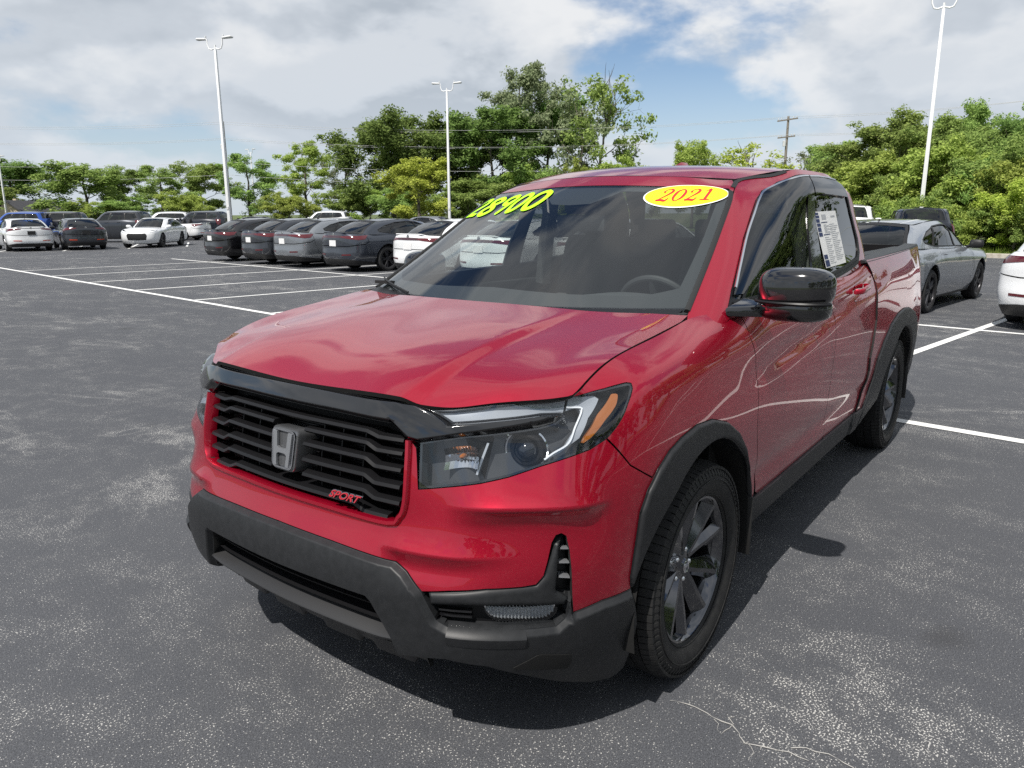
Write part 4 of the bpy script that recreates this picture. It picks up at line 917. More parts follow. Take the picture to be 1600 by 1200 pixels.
def car_proto(kind='sedan', style='a', pm='white', wheel='dark', top=True):
    """one car, x forward, origin on the ground between the axles"""
    Ct, Gt = car_tables('suv' if kind == 'suv' else 'sedan'); o = empty('parked_car')
    zs = 1.30 if kind == 'suv' else 1.; vk = [.20, .36, .52, .68, .84, 1.0]
    Lo = Surf(Ct, vk, row=2, tail=True); G = Surf(Gt, [0, .24, .44, .56], row=1, tail=True); up = Lo.u0; ug = G.u0
    p = PA[pm]; R = .075; xf, xr = (1.415*.93 if kind == 'suv' else 1.415), (-1.415*.90 if kind == 'suv' else -1.415); rw = .37 if 'big' in wheel else .34
    kw = dict(gap=.004, rim=.02, res=R)
    def at(x, v, side=True):                              # u on the flank at station x
        q = np.linspace(up[2], up[-2], 300); P = Lo.pos(q, 0*q+v); return float(q[np.argmin(abs(P[:, 0]-x)+(P[:, 1] < .6)*9)])
    def arch(xc, Ra=.40 if rw < .36 else .44):
        out = []
        for a in np.linspace(rad(178), rad(2), 16):
            x, z = xc+Ra*math.cos(a), rw+Ra*math.sin(a); v = .20+(z-.20)*1.0 if zs == 1. else .20+(z-.24)/1.30
            out.append((at(x, min(max(v, .2), .9)), v))
        return out                                        # rear foot to front foot
    af, ar = arch(xf), arch(xr); vt = .995; vb = .215
    xd = (.78, -.28, -1.06) if kind != 'suv' else (.72, -.28, -1.02)
    fb = at(1.93 if kind != 'suv' else 1.80, .6); rb = at(-2.0 if kind != 'suv' else -1.82, .6); d0, d1, d2 = [at(x, .6) for x in xd]
    for mi in (False, True):
        k = dict(kw, mirror=mi)
        panel('front_fender', Lo, [(af[-1][0]-.03, vb+.12) if False else af[-1]]+[(fb, .62), (fb, .80), (up[3]-.02, vt)]+[(u, vt) for u in np.linspace(up[3]+.1, d0-.02, 6)]+[(d0, .9), (d0, vb), (af[0][0]+.02, vb)]+af, p, o, **k)
        panel('front_door', Lo, [(d0, vb), (d0, vt), ((d0+d1)/2, vt), (d1, vt), (d1, vb)], p, o, **k)
        panel('rear_door', Lo, [(d1, vb), (d1, vt), ((d1+d2)/2, vt), (d2+.06, vt), (d2+.05, .75)]+[q for q in ar[::-1] if q[0] < d2+.05][::-1][-1:]+[(min(ar[-1][0]-.02, d2), vb)], p, o, **k)
        panel('rear_quarter', Lo, [(d2+.05, .75), (d2+.06, vt)]+[(u, vt) for u in np.linspace(d2+.2, rb+.10, 6)]+[(rb+.05, .78), (rb, .62), ar[0]]+ar[1:][:], p, o, **k)
        panel('sill', Lo, [(af[0][0]+.01, .20), (af[0][0]+.01, .235), (ar[-1][0]-.01, .235), (ar[-1][0]-.01, .20)], MC['black'], o, rim=.03, res=.1, off=.006, mirror=mi)
        # lamps
        hl = [(up[1]+.10, .80), (up[2], .86), (up[3]+.02, .955), (up[3]+.12, .955), (up[3]+.02, .86), (up[2]+.05, .78), (up[1]+.14, .745)] if style != 'c' else [(up[1]+.14, .84), (up[2], .89), (up[3]+.10, .965), (up[3]+.02, .87), (up[2]+.02, .80), (up[1]+.12, .78)]
        panel('headlight', Lo, hl, MC['lamp'], o, res=.06, off=.003, rim=.01, mirror=mi)
        if kind == 'suv': tl = [(rb+.02, .93), (rb+.18, .95), (rb+.42, .93), (rb+.40, .72), (rb+.16, .72), (rb+.10, .80)]
        elif style == 'a': tl = [(rb+.02, .955), (rb+.30, .93), (up[-1]-.40, .90), (up[-1]-.38, .855), (rb+.36, .82), (rb+.16, .835)]
        else: tl = [(rb+.0, .93), (rb+.32, .955), (up[-1]-.42, .93), (up[-1]-.40, .885), (rb+.42, .84), (rb+.24, .80), (rb+.14, .84)]
        panel('tail_light', Lo, tl, MC['red'], o, res=.06, off=.004, rim=.012, mirror=mi)
        panel('reflector', Lo, [(up[-1]-.72, .50), (up[-1]-.40, .49), (up[-1]-.40, .455), (up[-1]-.72, .465)], MC['orange'] if style != 'a' else MC['red'], o, res=.1, off=.004, rim=0, mirror=mi)
        for hx in ((xd[0]+xd[1])/2-.33, (xd[1]+xd[2])/2-.22):
            u = at(hx, .86); line = np.array([(u-.09, .865), (u-.03, .868), (u+.03, .870), (u+.09, .872)]); sweep(Lo, line, [(-.014, .0), (-.010, .034), (.010, .034), (.014, 0)], p, 'door_handle', o, mirror=mi)
        for xc in (xf, xr):
            mb = MB(); an = np.linspace(rad(-8), rad(188), 18); V = []; y0 = .80
            for a in an: V += [(xc+.43*math.cos(a), (-1 if mi else 1)*.885, rw+.43*math.sin(a)), (xc+.43*math.cos(a), (-1 if mi else 1)*.52, rw+.43*math.sin(a))]
            mb.add(V, [(i*2, i*2+1, i*2+3, i*2+2) for i in range(17)]); mb.build('wheel_well', MC['black'], o)
    panel('front_bumper', Lo, mir_([(0, .22), (up[1], .22), (up[2], .235), (af[-1][0]-.005, .26), af[-1], (fb, .62), (fb, .80), (up[3]-.02, .985), (up[2], .99), (up[1], .992), (0, .992)]), p, o, **kw)
    panel('rear_bumper', Lo, rmir_([(ar[0][0]+.005, .26), (up[-2], .235), (up[-1], .23), (up[-1], .70), (up[-2], .70), (rb+.16, .74), (rb+.05, .78), (rb, .62), ar[0]], up[-1]), p, o, **kw)
    panel('boot_lid', Lo, rmir_([(rb+.05, .785), (rb+.16, .745), (up[-2], .705), (up[-1], .705), (up[-1], .993), (up[-2], .993), (rb+.12, .992)], up[-1]), p, o, **kw)
    panel('rear_diffuser', Lo, rmir_([(ar[0][0]+.03, .20), (up[-1], .20), (up[-1], .36), (up[-2], .36), (up[-3], .33), (ar[0][0]+.03, .27)], up[-1]), MC['black'], o, res=.09, off=.006, rim=.02)
    panel('tail_strip', Lo, rmir_([(up[-1]-.42, .905), (up[-1], .905), (up[-1], .845), (up[-1]-.40, .85)] if style == 'a' else [(up[-1]-.44, .945), (up[-1], .945), (up[-1], .92), (up[-1]-.42, .92)], up[-1]), MC['smoke'] if style == 'a' else MC['black'], o, res=.1, off=.004, rim=.01)
    pz = .78 if style == 'a' else .80
    mb = MB(); q = Lo.pos([up[-1]], [pz-.03])[0]; mb.box((q[0]-.012, 0, q[2]), (.014, .31, .16)); pl = mb.build('number_plate', MC['plate'] if style != 'b' else MC['black'], o)
    mb = MB(); q = Lo.pos([up[-1]], [.93])[0]; mb.lathe([(0, 0), (.045, 0), (.05, -.008)], 16, 'x'); e = mb.build('badge', MC['chrome'], o); e.location = (q[0]-.008, 0, q[2]); e.rotation_euler = (0, math.pi, 0)
    gp = [(0, .70), (up[1]*.9, .72), (up[1]*1.05, .60), (up[1]*.95, .40), (0, .38)] if style == 'c' else [(0, .80), (up[1], .80), (up[1]*1.1, .66), (up[1], .56), (0, .55)]
    panel('front_grille', Lo, mir_(gp[::-1]), MC['black'], o, res=.09, off=.004, rim=.012)
    # bonnet, boot deck
    hs = [Ct[i][-1] for i in (0, 1, 2, 3, 4, 5)]
    sc = lambda f: [(x*.93 if kind == 'suv' else x) for x in f]
    xs = [hs[1][0]+.005, 1.75*(.93 if zs > 1 else 1), 1.3*(.93 if zs > 1 else 1), .95*(.93 if zs > 1 else 1)]
    tx = np.array([c[-1] for c in Ct[1:7]])[::-1]; Hg = []
    for fr in (0, .45, .8, 1.0):
        row = []
        for x in xs:
            ys = np.interp(x, tx[:, 0], tx[:, 1]); z_ = np.interp(x, tx[:, 0], tx[:, 2]); ed = (x-.0)
            row.append((x+(.03*(1-fr**2)), ys*fr, z_+(.05 if x < hs[1][0]-.1 else .012)*(1-fr**2)-.002))
        Hg.append(row)
    panel('bonnet', Surf(Hg, row=1), np.array(mir_(hood_rect(Surf(Hg, row=1)))), p, o, **kw)
    if kind != 'suv':
        tx = np.array([c[-1] for c in Ct[8:14]])[::-1]; xs = [-1.7, -2.0, -2.25, -2.45, tx[0][0]-.0]; Tg = []
        for fr in (0, .45, .8, 1.0):
            Tg.append([(x+(-.0), (np.interp(x, tx[:, 0], tx[:, 1]) if i < 4 else .50)*fr, np.interp(x, tx[:, 0], tx[:, 2])+(.018 if i < 4 else .0)*(1-fr**2)+(.02 if i == 4 else 0)-.002) for i, x in enumerate(xs)])
        TS_ = Surf(Tg, row=1); panel('boot_deck', TS_, mir_(hood_rect(TS_)), p, o, **kw)
    uw = ug[2]+.02
    if not top: uw = ug[2]+.02
    vt2 = .545
    wsP = mir_([(0, .0), (uw-.08, 0), (uw-.06, .25), (uw-.05, .47), (.3, .53), (0, .535)])
    panel('windscreen', G, wsP, MC['glass'], o, res=.12, off=-.004, rim=0)
    if top:
        r0 = ug[8] if kind != 'suv' else ug[8]+.06
        dlo = [(ug[3]+.12, .03), (ug[3]+.10, .22), (ug[4]-.02, .42), (ug[4]+.18, .475), (ug[5]+.2, .48), (ug[6]+.1, .46), (ug[7]-.04, .36 if kind != 'suv' else .46), (ug[7]+.12, .20), (ug[7]+.05, .10), (ug[6]+.2, .035)]
        if kind == 'suv': dlo = [(ug[3]+.12, .03), (ug[3]+.10, .22), (ug[4]-.05, .42), (ug[4]+.15, .465), (ug[5]+.2, .47), (ug[6]+.1, .465), (ug[7]+.05, .45), (ug[7]+.28, .42), (ug[7]+.30, .10), (ug[7], .04)]
        for mi in (False, True):
            panel('roof_pillars', G, [(uw-.03, .0), (uw-.02, .25), (uw-.01, .47), (uw, vt2)]+[(u, vt2) for u in np.linspace(uw+.15, r0+.10, 8)]+[(r0+.12, .3), (r0+.10, .0)]+[(u, -.01) for u in np.linspace(r0, uw+.2, 6)], p, o, holes=[dlo], res=.09, gap=.002, rim=.012, mirror=mi)
            panel('side_window', G, dlo, MC['glass'], o, res=.12, off=-.006, rim=0, mirror=mi)
            panel('window_frame', G, dlo, MC['black'] if style != 'a' else MC['black'], o, holes=[inset_poly(dlo, .022)], res=.1, off=.003, rim=.01, mirror=mi)
            bu = at_g(G, ug, xd[1]-.02, .2)
            panel('window_pillar', G, [(bu-.03, .03), (bu+.03, .03), (bu+.02, .46), (bu-.03, .46)], MC['black'], o, res=.1, off=.002, rim=.01, mirror=mi)
            panel('window_pillar', G, [(ug[6]+.20, .04), (ug[6]+.25, .04), (ug[6]+.17, .43), (ug[6]+.12, .43)], MC['black'], o, res=.1, off=.002, rim=.01, mirror=mi)
        e = ug[-1]
        panel('rear_glass', G, rmir_([(r0+.14, .05), (e, .03), (e, .52), (r0+.18, .50)], e), MC['glass'], o, res=.12, off=-.006, rim=0)
        panel('rear_glass_border', G, rmir_([(r0+.105, .02), (e, .0), (e, .55), (r0+.14, .55)], e), p if kind == 'suv' else MC['black'], o, holes=[rmir_([(r0+.16, .06), (e, .045), (e, .50), (r0+.20, .48)], e)], res=.1, off=-.003, rim=0)
        Rg = []
        cols = list(range(0, 12)); topr = np.array([g[-1] for g in Gt]); left = topr[3:9]; front, back = topr[0], topr[-1]
        for fr in (0, .5, 1.0):
            row = []
            for i, q in enumerate(left):
                t = i/5; xc = front[0]+(back[0]-front[0])*t; zc = (front[2]*(1-t)+back[2]*t)+.045*math.sin(math.pi*t)
                row.append((xc*(1-fr**2)+q[0]*fr**2, q[1]*fr, zc*(1-fr**2)+q[2]*fr**2))
            Rg.append(row)
        RS_ = Surf(Rg, row=1); panel('roof', RS_, mir_(hood_rect(RS_)), p, o, gap=-.004, rim=.0, res=.1)
        mb = MB(); zf = 1.36 if kind != 'suv' else 1.72
        fin = MB(); fin.add([(-1.36, 0, zf+.10), (-1.16, 0, zf+.045), (-1.42, .03, zf), (-1.42, -.03, zf)], [(0, 1, 2), (0, 2, 3), (0, 3, 1)]); fin.build('aerial_fin', MC['black'], o)
    else:
        mb = MB(); mb.box((-1.35, 0, 1.02), (.55, 1.5, .10)); mb.build('folded_hood', MC['black'], o, bevel=.03)
        ln = np.array([(u, .535) for u in np.linspace(-uw+.02, uw-.02, 14)]); sweep(G, ln, [(-.02, -.01), (-.015, .012), (.015, .012), (.02, -.01)], p, 'windscreen_frame', o)
        for s in (1, -1): sweep(G, np.array([(s*(uw-.03), v) for v in (.0, .15, .3, .45, .53)]), [(-.022, -.01), (-.018, .012), (.018, .012), (.022, -.01)], p, 'windscreen_frame', o)
    # cabin
    sx = .93 if kind == 'suv' else 1; dz = .28 if kind == 'suv' else 0
    mb = MB(); mb.box((-.3*sx, 0, .62+dz), (2.6*sx, 1.50, .5)); mb.box((.72*sx, 0, .86+dz), (.35, 1.40, .14)); mb.build('cabin_tub', MC['inside'], o)
    for x, y in ((-.25, .37), (-.25, -.37), (-1.15, .37), (-1.15, -.37)):
        mb = MB(); mb.box((x-.12, y, 1.0+dz), (.16, .48, .42), Matrix.Rotation(rad(-14), 3, 'Y'), taper=.8); mb.box((x-.19, y, 1.26+dz), (.08, .24, .14)); mb.build('seat', MC['inside'], o, bevel=.03)
    mb = MB(); mb.box((0, 0, .30), (4.2*sx, 1.35, .22)); mb.build('underbody', MC['black'], o)
    for s in (1, -1):
        mb = MB(); mb.add(*superell((.62*sx, s*.985, 1.02+dz*.95), (.065, .11, .075), (.6, .6), 16, 8)); mb.tube([(.62*sx, s*.84, .97+dz*.95), (.60*sx, s*.93, .99+dz*.95)], .03, 6); mb.build('door_mirror', p if style != 'a' else MC['black'], o)
    for x in (xf, xr):
        for s in (1, -1): place_wheel(wheel, o, x, s*(.80 if kind != 'suv' else .82))
    return o
def mir_(P): return [(-u, v) for u, v in reversed(P) if abs(u) > 1e-6]+list(P)
def rmir_(P, e):
    """closes a half outline that touches the tail's middle with its mirror image"""
    n = len(P); c = [i for i in range(n) if abs(P[i][0]-e) < 1e-6]; i = c[0] if (c[0]+1) % n in c else c[-1]
    Q = list(P[i+1:])+list(P[:i+1]); return Q+[(2*e-u, v) for u, v in reversed(Q) if abs(u-e) > 1e-6]
def hood_rect(s): u, v = s.uk[-1], s.vk[-1]; return [(0, 0), (u*.5, 0), (u-.004, .004), (u-.003, v*.5), (u-.004, v-.004), (u*.5, v), (0, v)]
def at_g(G, ug, x, v): q = np.linspace(ug[3], ug[8], 120); P = G.pos(q, 0*q+v); return float(q[np.argmin(abs(P[:, 0]-x))])
def superell(c, s, e=(.5, .5), n=28, m=16):
    V = []; F = []
    def sg(x, p): return math.copysign(abs(x)**p, x)
    for i in range(m+1):
        ph = -math.pi/2+math.pi*i/m
        for j in range(n):
            th = 2*math.pi*j/n
            V.append((c[0]+s[0]*sg(math.cos(ph), e[0])*sg(math.cos(th), e[1]), c[1]+s[1]*sg(math.cos(ph), e[0])*sg(math.sin(th), e[1]), c[2]+s[2]*sg(math.sin(ph), e[0])))
    for i in range(m):
        for j in range(n): F.append((i*n+j, i*n+(j+1) % n, (i+1)*n+(j+1) % n, (i+1)*n+j))
    return V, F
PROTO = {}
def recolour(o, old, new):
    for ch in o.children_recursive:
        if ch.type == 'MESH' and any(s.material and s.material.name == old.name for s in ch.material_slots):
            for s in ch.material_slots:
                if s.material and s.material.name == old.name: s.link = 'OBJECT'; s.material = new
def car(key, pm, xy, head, label, group=None, ref='rear', wheel='dark', cat='car'):
    """xy: middle of the rear (or front) axle on the ground; head: heading vector"""
    kind, style, top = key
    k = (key, wheel)
    if k not in PROTO: PROTO[k] = car_proto(kind, style, 'white', wheel, top); o = PROTO[k]; 
    else: o = copy_tree(PROTO[k])
    h = Vector(head).normalized(); off = {'rear': 1.415, 'front': -1.415, 'mid': 0}[ref]*(.9 if kind == 'suv' else 1)
    o.location = (xy[0]+h.x*off, xy[1]+h.y*off, 0); o.rotation_euler = (0, 0, math.atan2(h.y, h.x))
    if True:
        for ch in o.children_recursive:
            if ch.type == 'MESH':
                for s in ch.material_slots:
                    if s.material and s.material.name.endswith('_paint'): s.link = 'OBJECT'; s.material = PA[pm]
    for q in ('group',):
        if q in o: del o[q]
    return tag(o, label, cat, group)
A = ('sedan', 'a', True); B = ('sedan', 'b', True); C_ = ('sedan', 'c', True); CV = ('sedan', 'd', False); SU = ('suv', 's', True)
ROW = 'saloons parked in the row behind the bays'
def row(y, pm, label, extra=0., yaw=0.):
    t = (y-LO.y-LB.y*(7.05+extra))/LA.y; x, yy = lot(t, 7.05+extra); h = Vector((-1, .13+yaw)); car(A, pm, (x, yy), h, label, ROW)
row(-22.1, 'black', 'black saloon at the far left end of the row')
row(-19.4, 'charcoal', 'charcoal saloon second from the left of the row')
row(-17.35, 'grey', 'mid grey saloon third from the left of the row')
row(-14.65, 'slate', 'dark slate saloon just left of the truck bonnet in the row')
row(-11.4, 'white', 'white saloon half hidden by the windscreen pillar')
row(-8.9, 'white', 'white saloon seen through the truck windscreen')
row(-6.0, 'white', 'white saloon hidden mostly behind the truck cab')
row(-.88, 'urban', 'pale grey saloon behind the truck bed at right')
row(1.98, 'white', 'white saloon cut by the right edge of the picture', -.15)
car(B, 'white', (-12.42, -36.94), (-.21, -.975), 'white saloon seen from behind at the far left', 'cars in the far left rows', wheel='silver')
car(B, 'charcoal', (-14.47, -36.1), (-.27, -.96), 'dark grey saloon with red lamps at far left', 'cars in the far left rows')
car(C_, 'white', (-17.05, -35.42), (.74, .67), 'white saloon with big dark grille facing the camera', 'cars in the far left rows', ref='front')
car(CV, 'white', (-23.88, -45.37), (.50, -.86), 'white convertible with its top folded down', 'cars in the far left rows', ref='mid', wheel='silver')
car(SU, 'blue', (-18.4, -54.45), (.65, -.75), 'blue sport utility car behind the white saloon at left', 'cars in the far left rows', ref='mid', wheel='big', cat='suv')
car(SU, 'black', (-20.36, -53.69), (.65, -.75), 'black sport utility car right of the blue one', 'cars in the far left rows', ref='mid', wheel='big', cat='suv')
car(SU, 'charcoal', (-20.24, -45.0), (.55, -.83), 'dark grey sport utility car above the white front facing saloon', 'cars in the far left rows', ref='mid', wheel='big', cat='suv')
#car(SU, 'silver', (-26.94, -55.07), (.8, -.6), 'silver sport utility car far behind the dark grey one', 'cars in the far left rows', ref='mid', wheel='bigsilver', cat='suv')
car(SU, 'white', (-29.21, -56.13), (.8, -.6), 'white sport utility car behind the convertible', 'cars in the far left rows', ref='mid', wheel='bigsilver', cat='suv')
car(SU, 'black2', (-26.88, -47.11), (.5, -.86), 'black sport utility car left of the tall lamp post', 'cars in the far left rows', ref='mid', wheel='big', cat='suv')
car(CV, 'red', (-29.76, -48.86), (.3, -.95), 'low red car behind the foot of the tall lamp post', 'cars in the far left rows', ref='mid')
car(B, 'charcoal', (-33.64, -51.1), (.4, -.9), 'dark car far behind the black saloon', 'cars beyond the row', ref='mid')
car(SU, 'white', (-35.6, -44.66), (.5, -.86), 'white roofed car behind the mid grey saloon', 'cars beyond the row', ref='mid', wheel='big', cat='suv')
car(B, 'grey', (-30.88, -30.01), (.3, -.95), 'grey car roof showing between the slate and white saloons', 'cars beyond the row', ref='mid')
car(SU, 'black2', (-26.36, -2.71), (-.97, -.22), 'dark sport utility car behind the pale grey saloon', None, ref='mid', wheel='big', cat='suv')
car(SU, 'white', (-26.92, -5.03), (-.97, -.22), 'white high roofed car peeping out behind the truck cab', None, ref='mid', wheel='bigsilver', cat='suv')

for o in bpy.data.objects:
    if o.get('label', '').startswith('dark sport utility car behind the pale grey'): o.scale = (1, 1, .94)

# ================================================================ the red pickup
def mir(P):
    """closes a right-left symmetric outline: P runs from u = 0 to u = 0 over the left half"""
    P = [tuple(p) for p in P]; return [(-u, v) for u, v in reversed(P) if abs(u) > 1e-6]+P
def J(*a):
    out = []
    for x in a: out += [tuple(p) for p in x]
    return out
def uv_line(surf, pts, step=.03): return smooth_line(np.array(pts), step)

M = {}
M['red'] = mat('red_metallic_paint', (.47, .003, .027), .35, .72, 1., .015)
def _flake(m):
    n, l, b = nodes_of(m)
    tc = n.new('ShaderNodeTexCoord'); vo = n.new('ShaderNodeTexVoronoi'); vo.inputs['Scale'].default_value = 900
    l.new(tc.outputs['Object'], vo.inputs['Vector'])
    mr = n.new('ShaderNodeMapRange'); mr.inputs['To Min'].default_value = .32; mr.inputs['To Max'].default_value = .39
    sp = n.new('ShaderNodeSeparateColor'); l.new(vo.outputs['Color'], sp.inputs[0]); l.new(sp.outputs[0], mr.inputs['Value']); l.new(mr.outputs[0], b.inputs['Roughness'])
_flake(M['red'])
def _inside_dark(m, c):                          # the sheet metal's unpainted inner face
    n, l, b = nodes_of(m); g = n.new('ShaderNodeNewGeometry'); x = n.new('ShaderNodeMix'); x.data_type = 'RGBA'; l.new(g.outputs['Backfacing'], x.inputs['Factor'])
    x.inputs['A'].default_value = b.inputs['Base Color'].default_value; x.inputs['B'].default_value = (*c, 1); l.new(x.outputs['Result'], b.inputs['Base Color'])
    y = n.new('ShaderNodeMath'); y.operation = 'SUBTRACT'; y.inputs[0].default_value = 1; l.new(g.outputs['Backfacing'], y.inputs[1]); l.new(y.outputs[0], b.inputs['Coat Weight'])
_inside_dark(M['red'], (.05, .05, .052))
M['gloss_black'] = mat('gloss_black', (.006, .006, .007), .12, 0, 1., .02)
M['black'] = mat('satin_black', (.007, .007, .008), .42, spec=.28)
M['void'] = mat('dark_recess', (.004, .004, .004), .8)
M['clad'] = mat('textured_grey_plastic', (.014, .015, .017), .46, spec=.32)
add_noise_color(M['clad'], (.0145, .0155, .017), (.020, .021, .023), 40, bump=.12, bump_scale=900, bump_dist=.001)
M['chrome'] = mat('chrome', (.75, .76, .78), .09, 1.)
M['dark_chrome'] = mat('dark_chrome', (.28, .28, .30), .15, 1.)
M['badge_red'] = mat('badge_red_enamel', (.30, .012, .02), .25)
M['ribs'] = mat('ribbed_reflector', (.58, .60, .62), .22, .55)
M['bucket'] = mat('grey_lamp_housing', (.060, .063, .068), .28, .3)
M['emblem'] = mat('grey_emblem_acrylic', (.06, .062, .066), .1, 0, 1.)
M['silver'] = mat('satin_silver', (.34, .35, .37), .3, .7)
M['skid'] = mat('dark_plastic_skid', (.017, .017, .018), .45)
M['rim'] = mat('black_alloy', (.085, .088, .098), .13, .9, 1., .03)
M['tyre'] = mat('tyre_rubber', (.015, .015, .016), .6, spec=.3)
add_noise_color(M['tyre'], (.014, .014, .015), (.024, .024, .024), 30, bump=.1, bump_scale=300, bump_dist=.001)
M['glass'] = glass_mat('windscreen_glass', (.86, .91, .90), .10)
M['tint'] = glass_mat('tinted_side_glass', (.20, .205, .20), .075)
M['sideglass'] = glass_mat('front_door_glass', (.66, .72, .70), .055)
M['clear'] = glass_mat('clear_lens', (.90, .92, .94), .055)
M['visor'] = glass_mat('smoked_acrylic', (.12, .12, .125), .075)
M['mirror'] = mat('mirror_glass', (.8, .82, .84), .02, 1.)
M['amber'] = mat('amber_lens', (.34, .105, .018), .12, 0, 1.)
M['drl'] = mat('frosted_light_guide', (.36, .38, .41), .22, .2, 1.)
M['led'] = mat('white_light_guide', (.80, .82, .84), .18, 0, 1.)
M['interior'] = mat('dark_interior_vinyl', (.022, .023, .025), .6)
M['seat'] = mat('dark_seat_cloth', (.045, .047, .05), .9)
M['headliner'] = mat('grey_headliner', (.30, .29, .28), .95)
M['dash'] = mat('dashboard_vinyl', (.055, .057, .060), .55)
M['lime'] = mat('lime_window_paint', (.42, .92, .005), .6)
M['yellow'] = mat('yellow_sticker', (.95, .80, .01), .35)
M['sticker_red'] = mat('red_sticker_ink', (.72, .015, .02), .4)
M['white'] = mat('white_print', (.82, .82, .80), .45)
M['paper'] = mat('white_paper', (.80, .80, .79), .6)
M['ink'] = mat('dark_blue_ink', (.02, .035, .11), .6)
M['grey_ink'] = mat('grey_ink', (.42, .43, .45), .6)
M['red_plastic'] = mat('red_lamp_plastic', (.30, .006, .008), .12, 0, 1.)
M['rubber'] = mat('black_rubber', (.012, .012, .012), .55)

T = empty('pickup_truck')
tag(T, 'shiny red crew cab pickup with black grille and price on its windscreen', 'pickup truck')

# -- outlines on the skin, left half (u along the body from the nose, v about the height)
BAR_TOP = [(0, .647), (.24, .643), (.441, .637), (.475, .637)]
BAR_SIDE = [(0.5126, 0.6173), (0.5636, 0.5702)]
POD_TOP = [(0.6377, 0.5809), (0.7404, 0.5892), (0.8339, 0.5885), (0.8739, 0.5915), (0.895, 0.6149), (0.9078, 0.6577), (0.9188, 0.7036), (0.9297, 0.7223), (0.9449, 0.7262), (0.9586, 0.7174)]
VENT_EDGE = [(0.9679, 0.6771), (0.972, 0.6228), (0.9743, 0.5543), (0.9784, 0.487)]
SIDE_LOW = [(1.0742, 0.5013), (1.1937, 0.5001)]
ARCH_F = [(1.1937, 0.5001), (1.1863, 0.5451), (1.1925, 0.6085), (1.205, 0.74), (1.2357, 0.7993), (1.2885, 0.8478), (1.3558, 0.8819), (1.4403, 0.9021), (1.554, 0.9161), (1.6754, 0.9083), (1.8049, 0.8708), (1.9163, 0.8097), (2.0122, 0.7278), (2.0808, 0.6409), (2.1492, 0.5483), (2.1701, 0.473)]
HL_LOW = [(0.5206, 0.8421), (0.5953, 0.8545), (0.6898, 0.8684), (0.7646, 0.8836), (0.853, 0.9087), (0.9587, 0.933), (1.0175, 0.9472), (1.0753, 0.9753)]
HL_OUT = [(1.0753, 0.9753), (1.1313, 1.0244), (1.1807, 1.0678), (1.232, 1.101), (1.2407, 1.1127), (1.2258, 1.1192)]
HL_TOP = [(1.2258, 1.1192), (1.1244, 1.1327), (0.9682, 1.1659)]
HL_TOP2 = [(u, min(v, 1.166)) for u, v in [(0.9682, 1.1659), (0.8308, 1.1787), (0.6793, 1.1715), (0.5787, 1.1348), (0.522, 1.1263)]]
BROW_UP = [(0.5329, 1.119), (0.5858, 1.064), (0.6879, 1.0781), (0.8232, 1.0919), (0.8987, 1.0863)]
BROW_LOW = [(0.9099, 1.0756), (0.8813, 1.0564), (0.8305, 1.0447), (0.7385, 1.029), (0.6157, 1.0042), (0.5083, 0.9691)]
GR_SIDE = [(0.4665, 0.9759), (0.4749, 0.8426), (0.4696, 0.7803), (0.456, 0.7557), (0.4302, 0.7432)]
GR_TOP = [(0.417, 1.0407), (0.4665, 0.9759)]
GR_BOT_V = GR_SIDE[-1][1]
SEAM = [(1.1596, 0.8841), (1.2572, 0.8296)]
DOORSEAM = [(2.0911, 1.2126), (2.0612, 1.1598), (2.0563, 1.096), (2.1017, 1.0393), (2.1295, 0.9418), (2.1427, 0.7652), (2.2201, 0.5722), (2.2247, 0.4551)]
BSEAM = [(3.214, 1.2043), (3.1551, 1.1194), (3.2172, 1.0425), (3.213, 0.9649), (3.1801, 0.8125), (3.1783, 0.684), (3.2328, 0.5311), (3.2408, 0.4282)]

def red(name, surf, poly, **k): return panel(name, surf, poly, M['red'], T, gap=.0022, rim_mat=M['void'], **k)

# -- front bumper skin
half = J(BAR_TOP, BAR_SIDE, POD_TOP, VENT_EDGE, SIDE_LOW, ARCH_F[1:6], SEAM[::-1], [HL_OUT[0]], HL_LOW[::-1],
         [(0.501, 0.9494)], [(GR_TOP[1][0]+.016, GR_TOP[1][1])], [(GR_TOP[1][0]+.004, GR_TOP[1][1])], [(u+.004, v) for u, v in GR_SIDE[1:-1]], [(GR_SIDE[-1][0], GR_BOT_V-.004), (.2, GR_BOT_V-.004), (0, GR_BOT_V-.004)])
cre = lambda ys, v: [np.array([(sg*u, v) for u in ys]) for sg in (1, -1)]
bumper = red('front_bumper', lower, mir(half), res=.015, lines=cre(np.linspace(.62, .955, 14), .797)+cre(np.linspace(.62, .955, 14), .775)+cre(np.linspace(.62, .955, 14), .812)+cre(np.linspace(.49, .84, 14), .664)+cre(np.linspace(.49, .84, 14), .648)+cre(np.linspace(.49, .84, 14), .676)+cre(np.linspace(.49, .84, 14), .632))
# rolled lip round the grille opening
lip = J([(0, GR_BOT_V-.010), (.2, GR_BOT_V-.010), (GR_SIDE[-1][0], GR_BOT_V-.010)], [(u+.010, v) for u, v in GR_SIDE[::-1][1:]])
lipw = smooth_line(np.array(mir(lip[::-1])[:] if False else [(-u, v) for u, v in lip[::-1] if u > 0]+lip), .02)
sweep(lower, lipw, [(-.010, -.03), (-.010, .004), (-.004, .012), (.005, .012), (.010, .004), (.010, -.03)], M['red'], 'grille_surround', T)
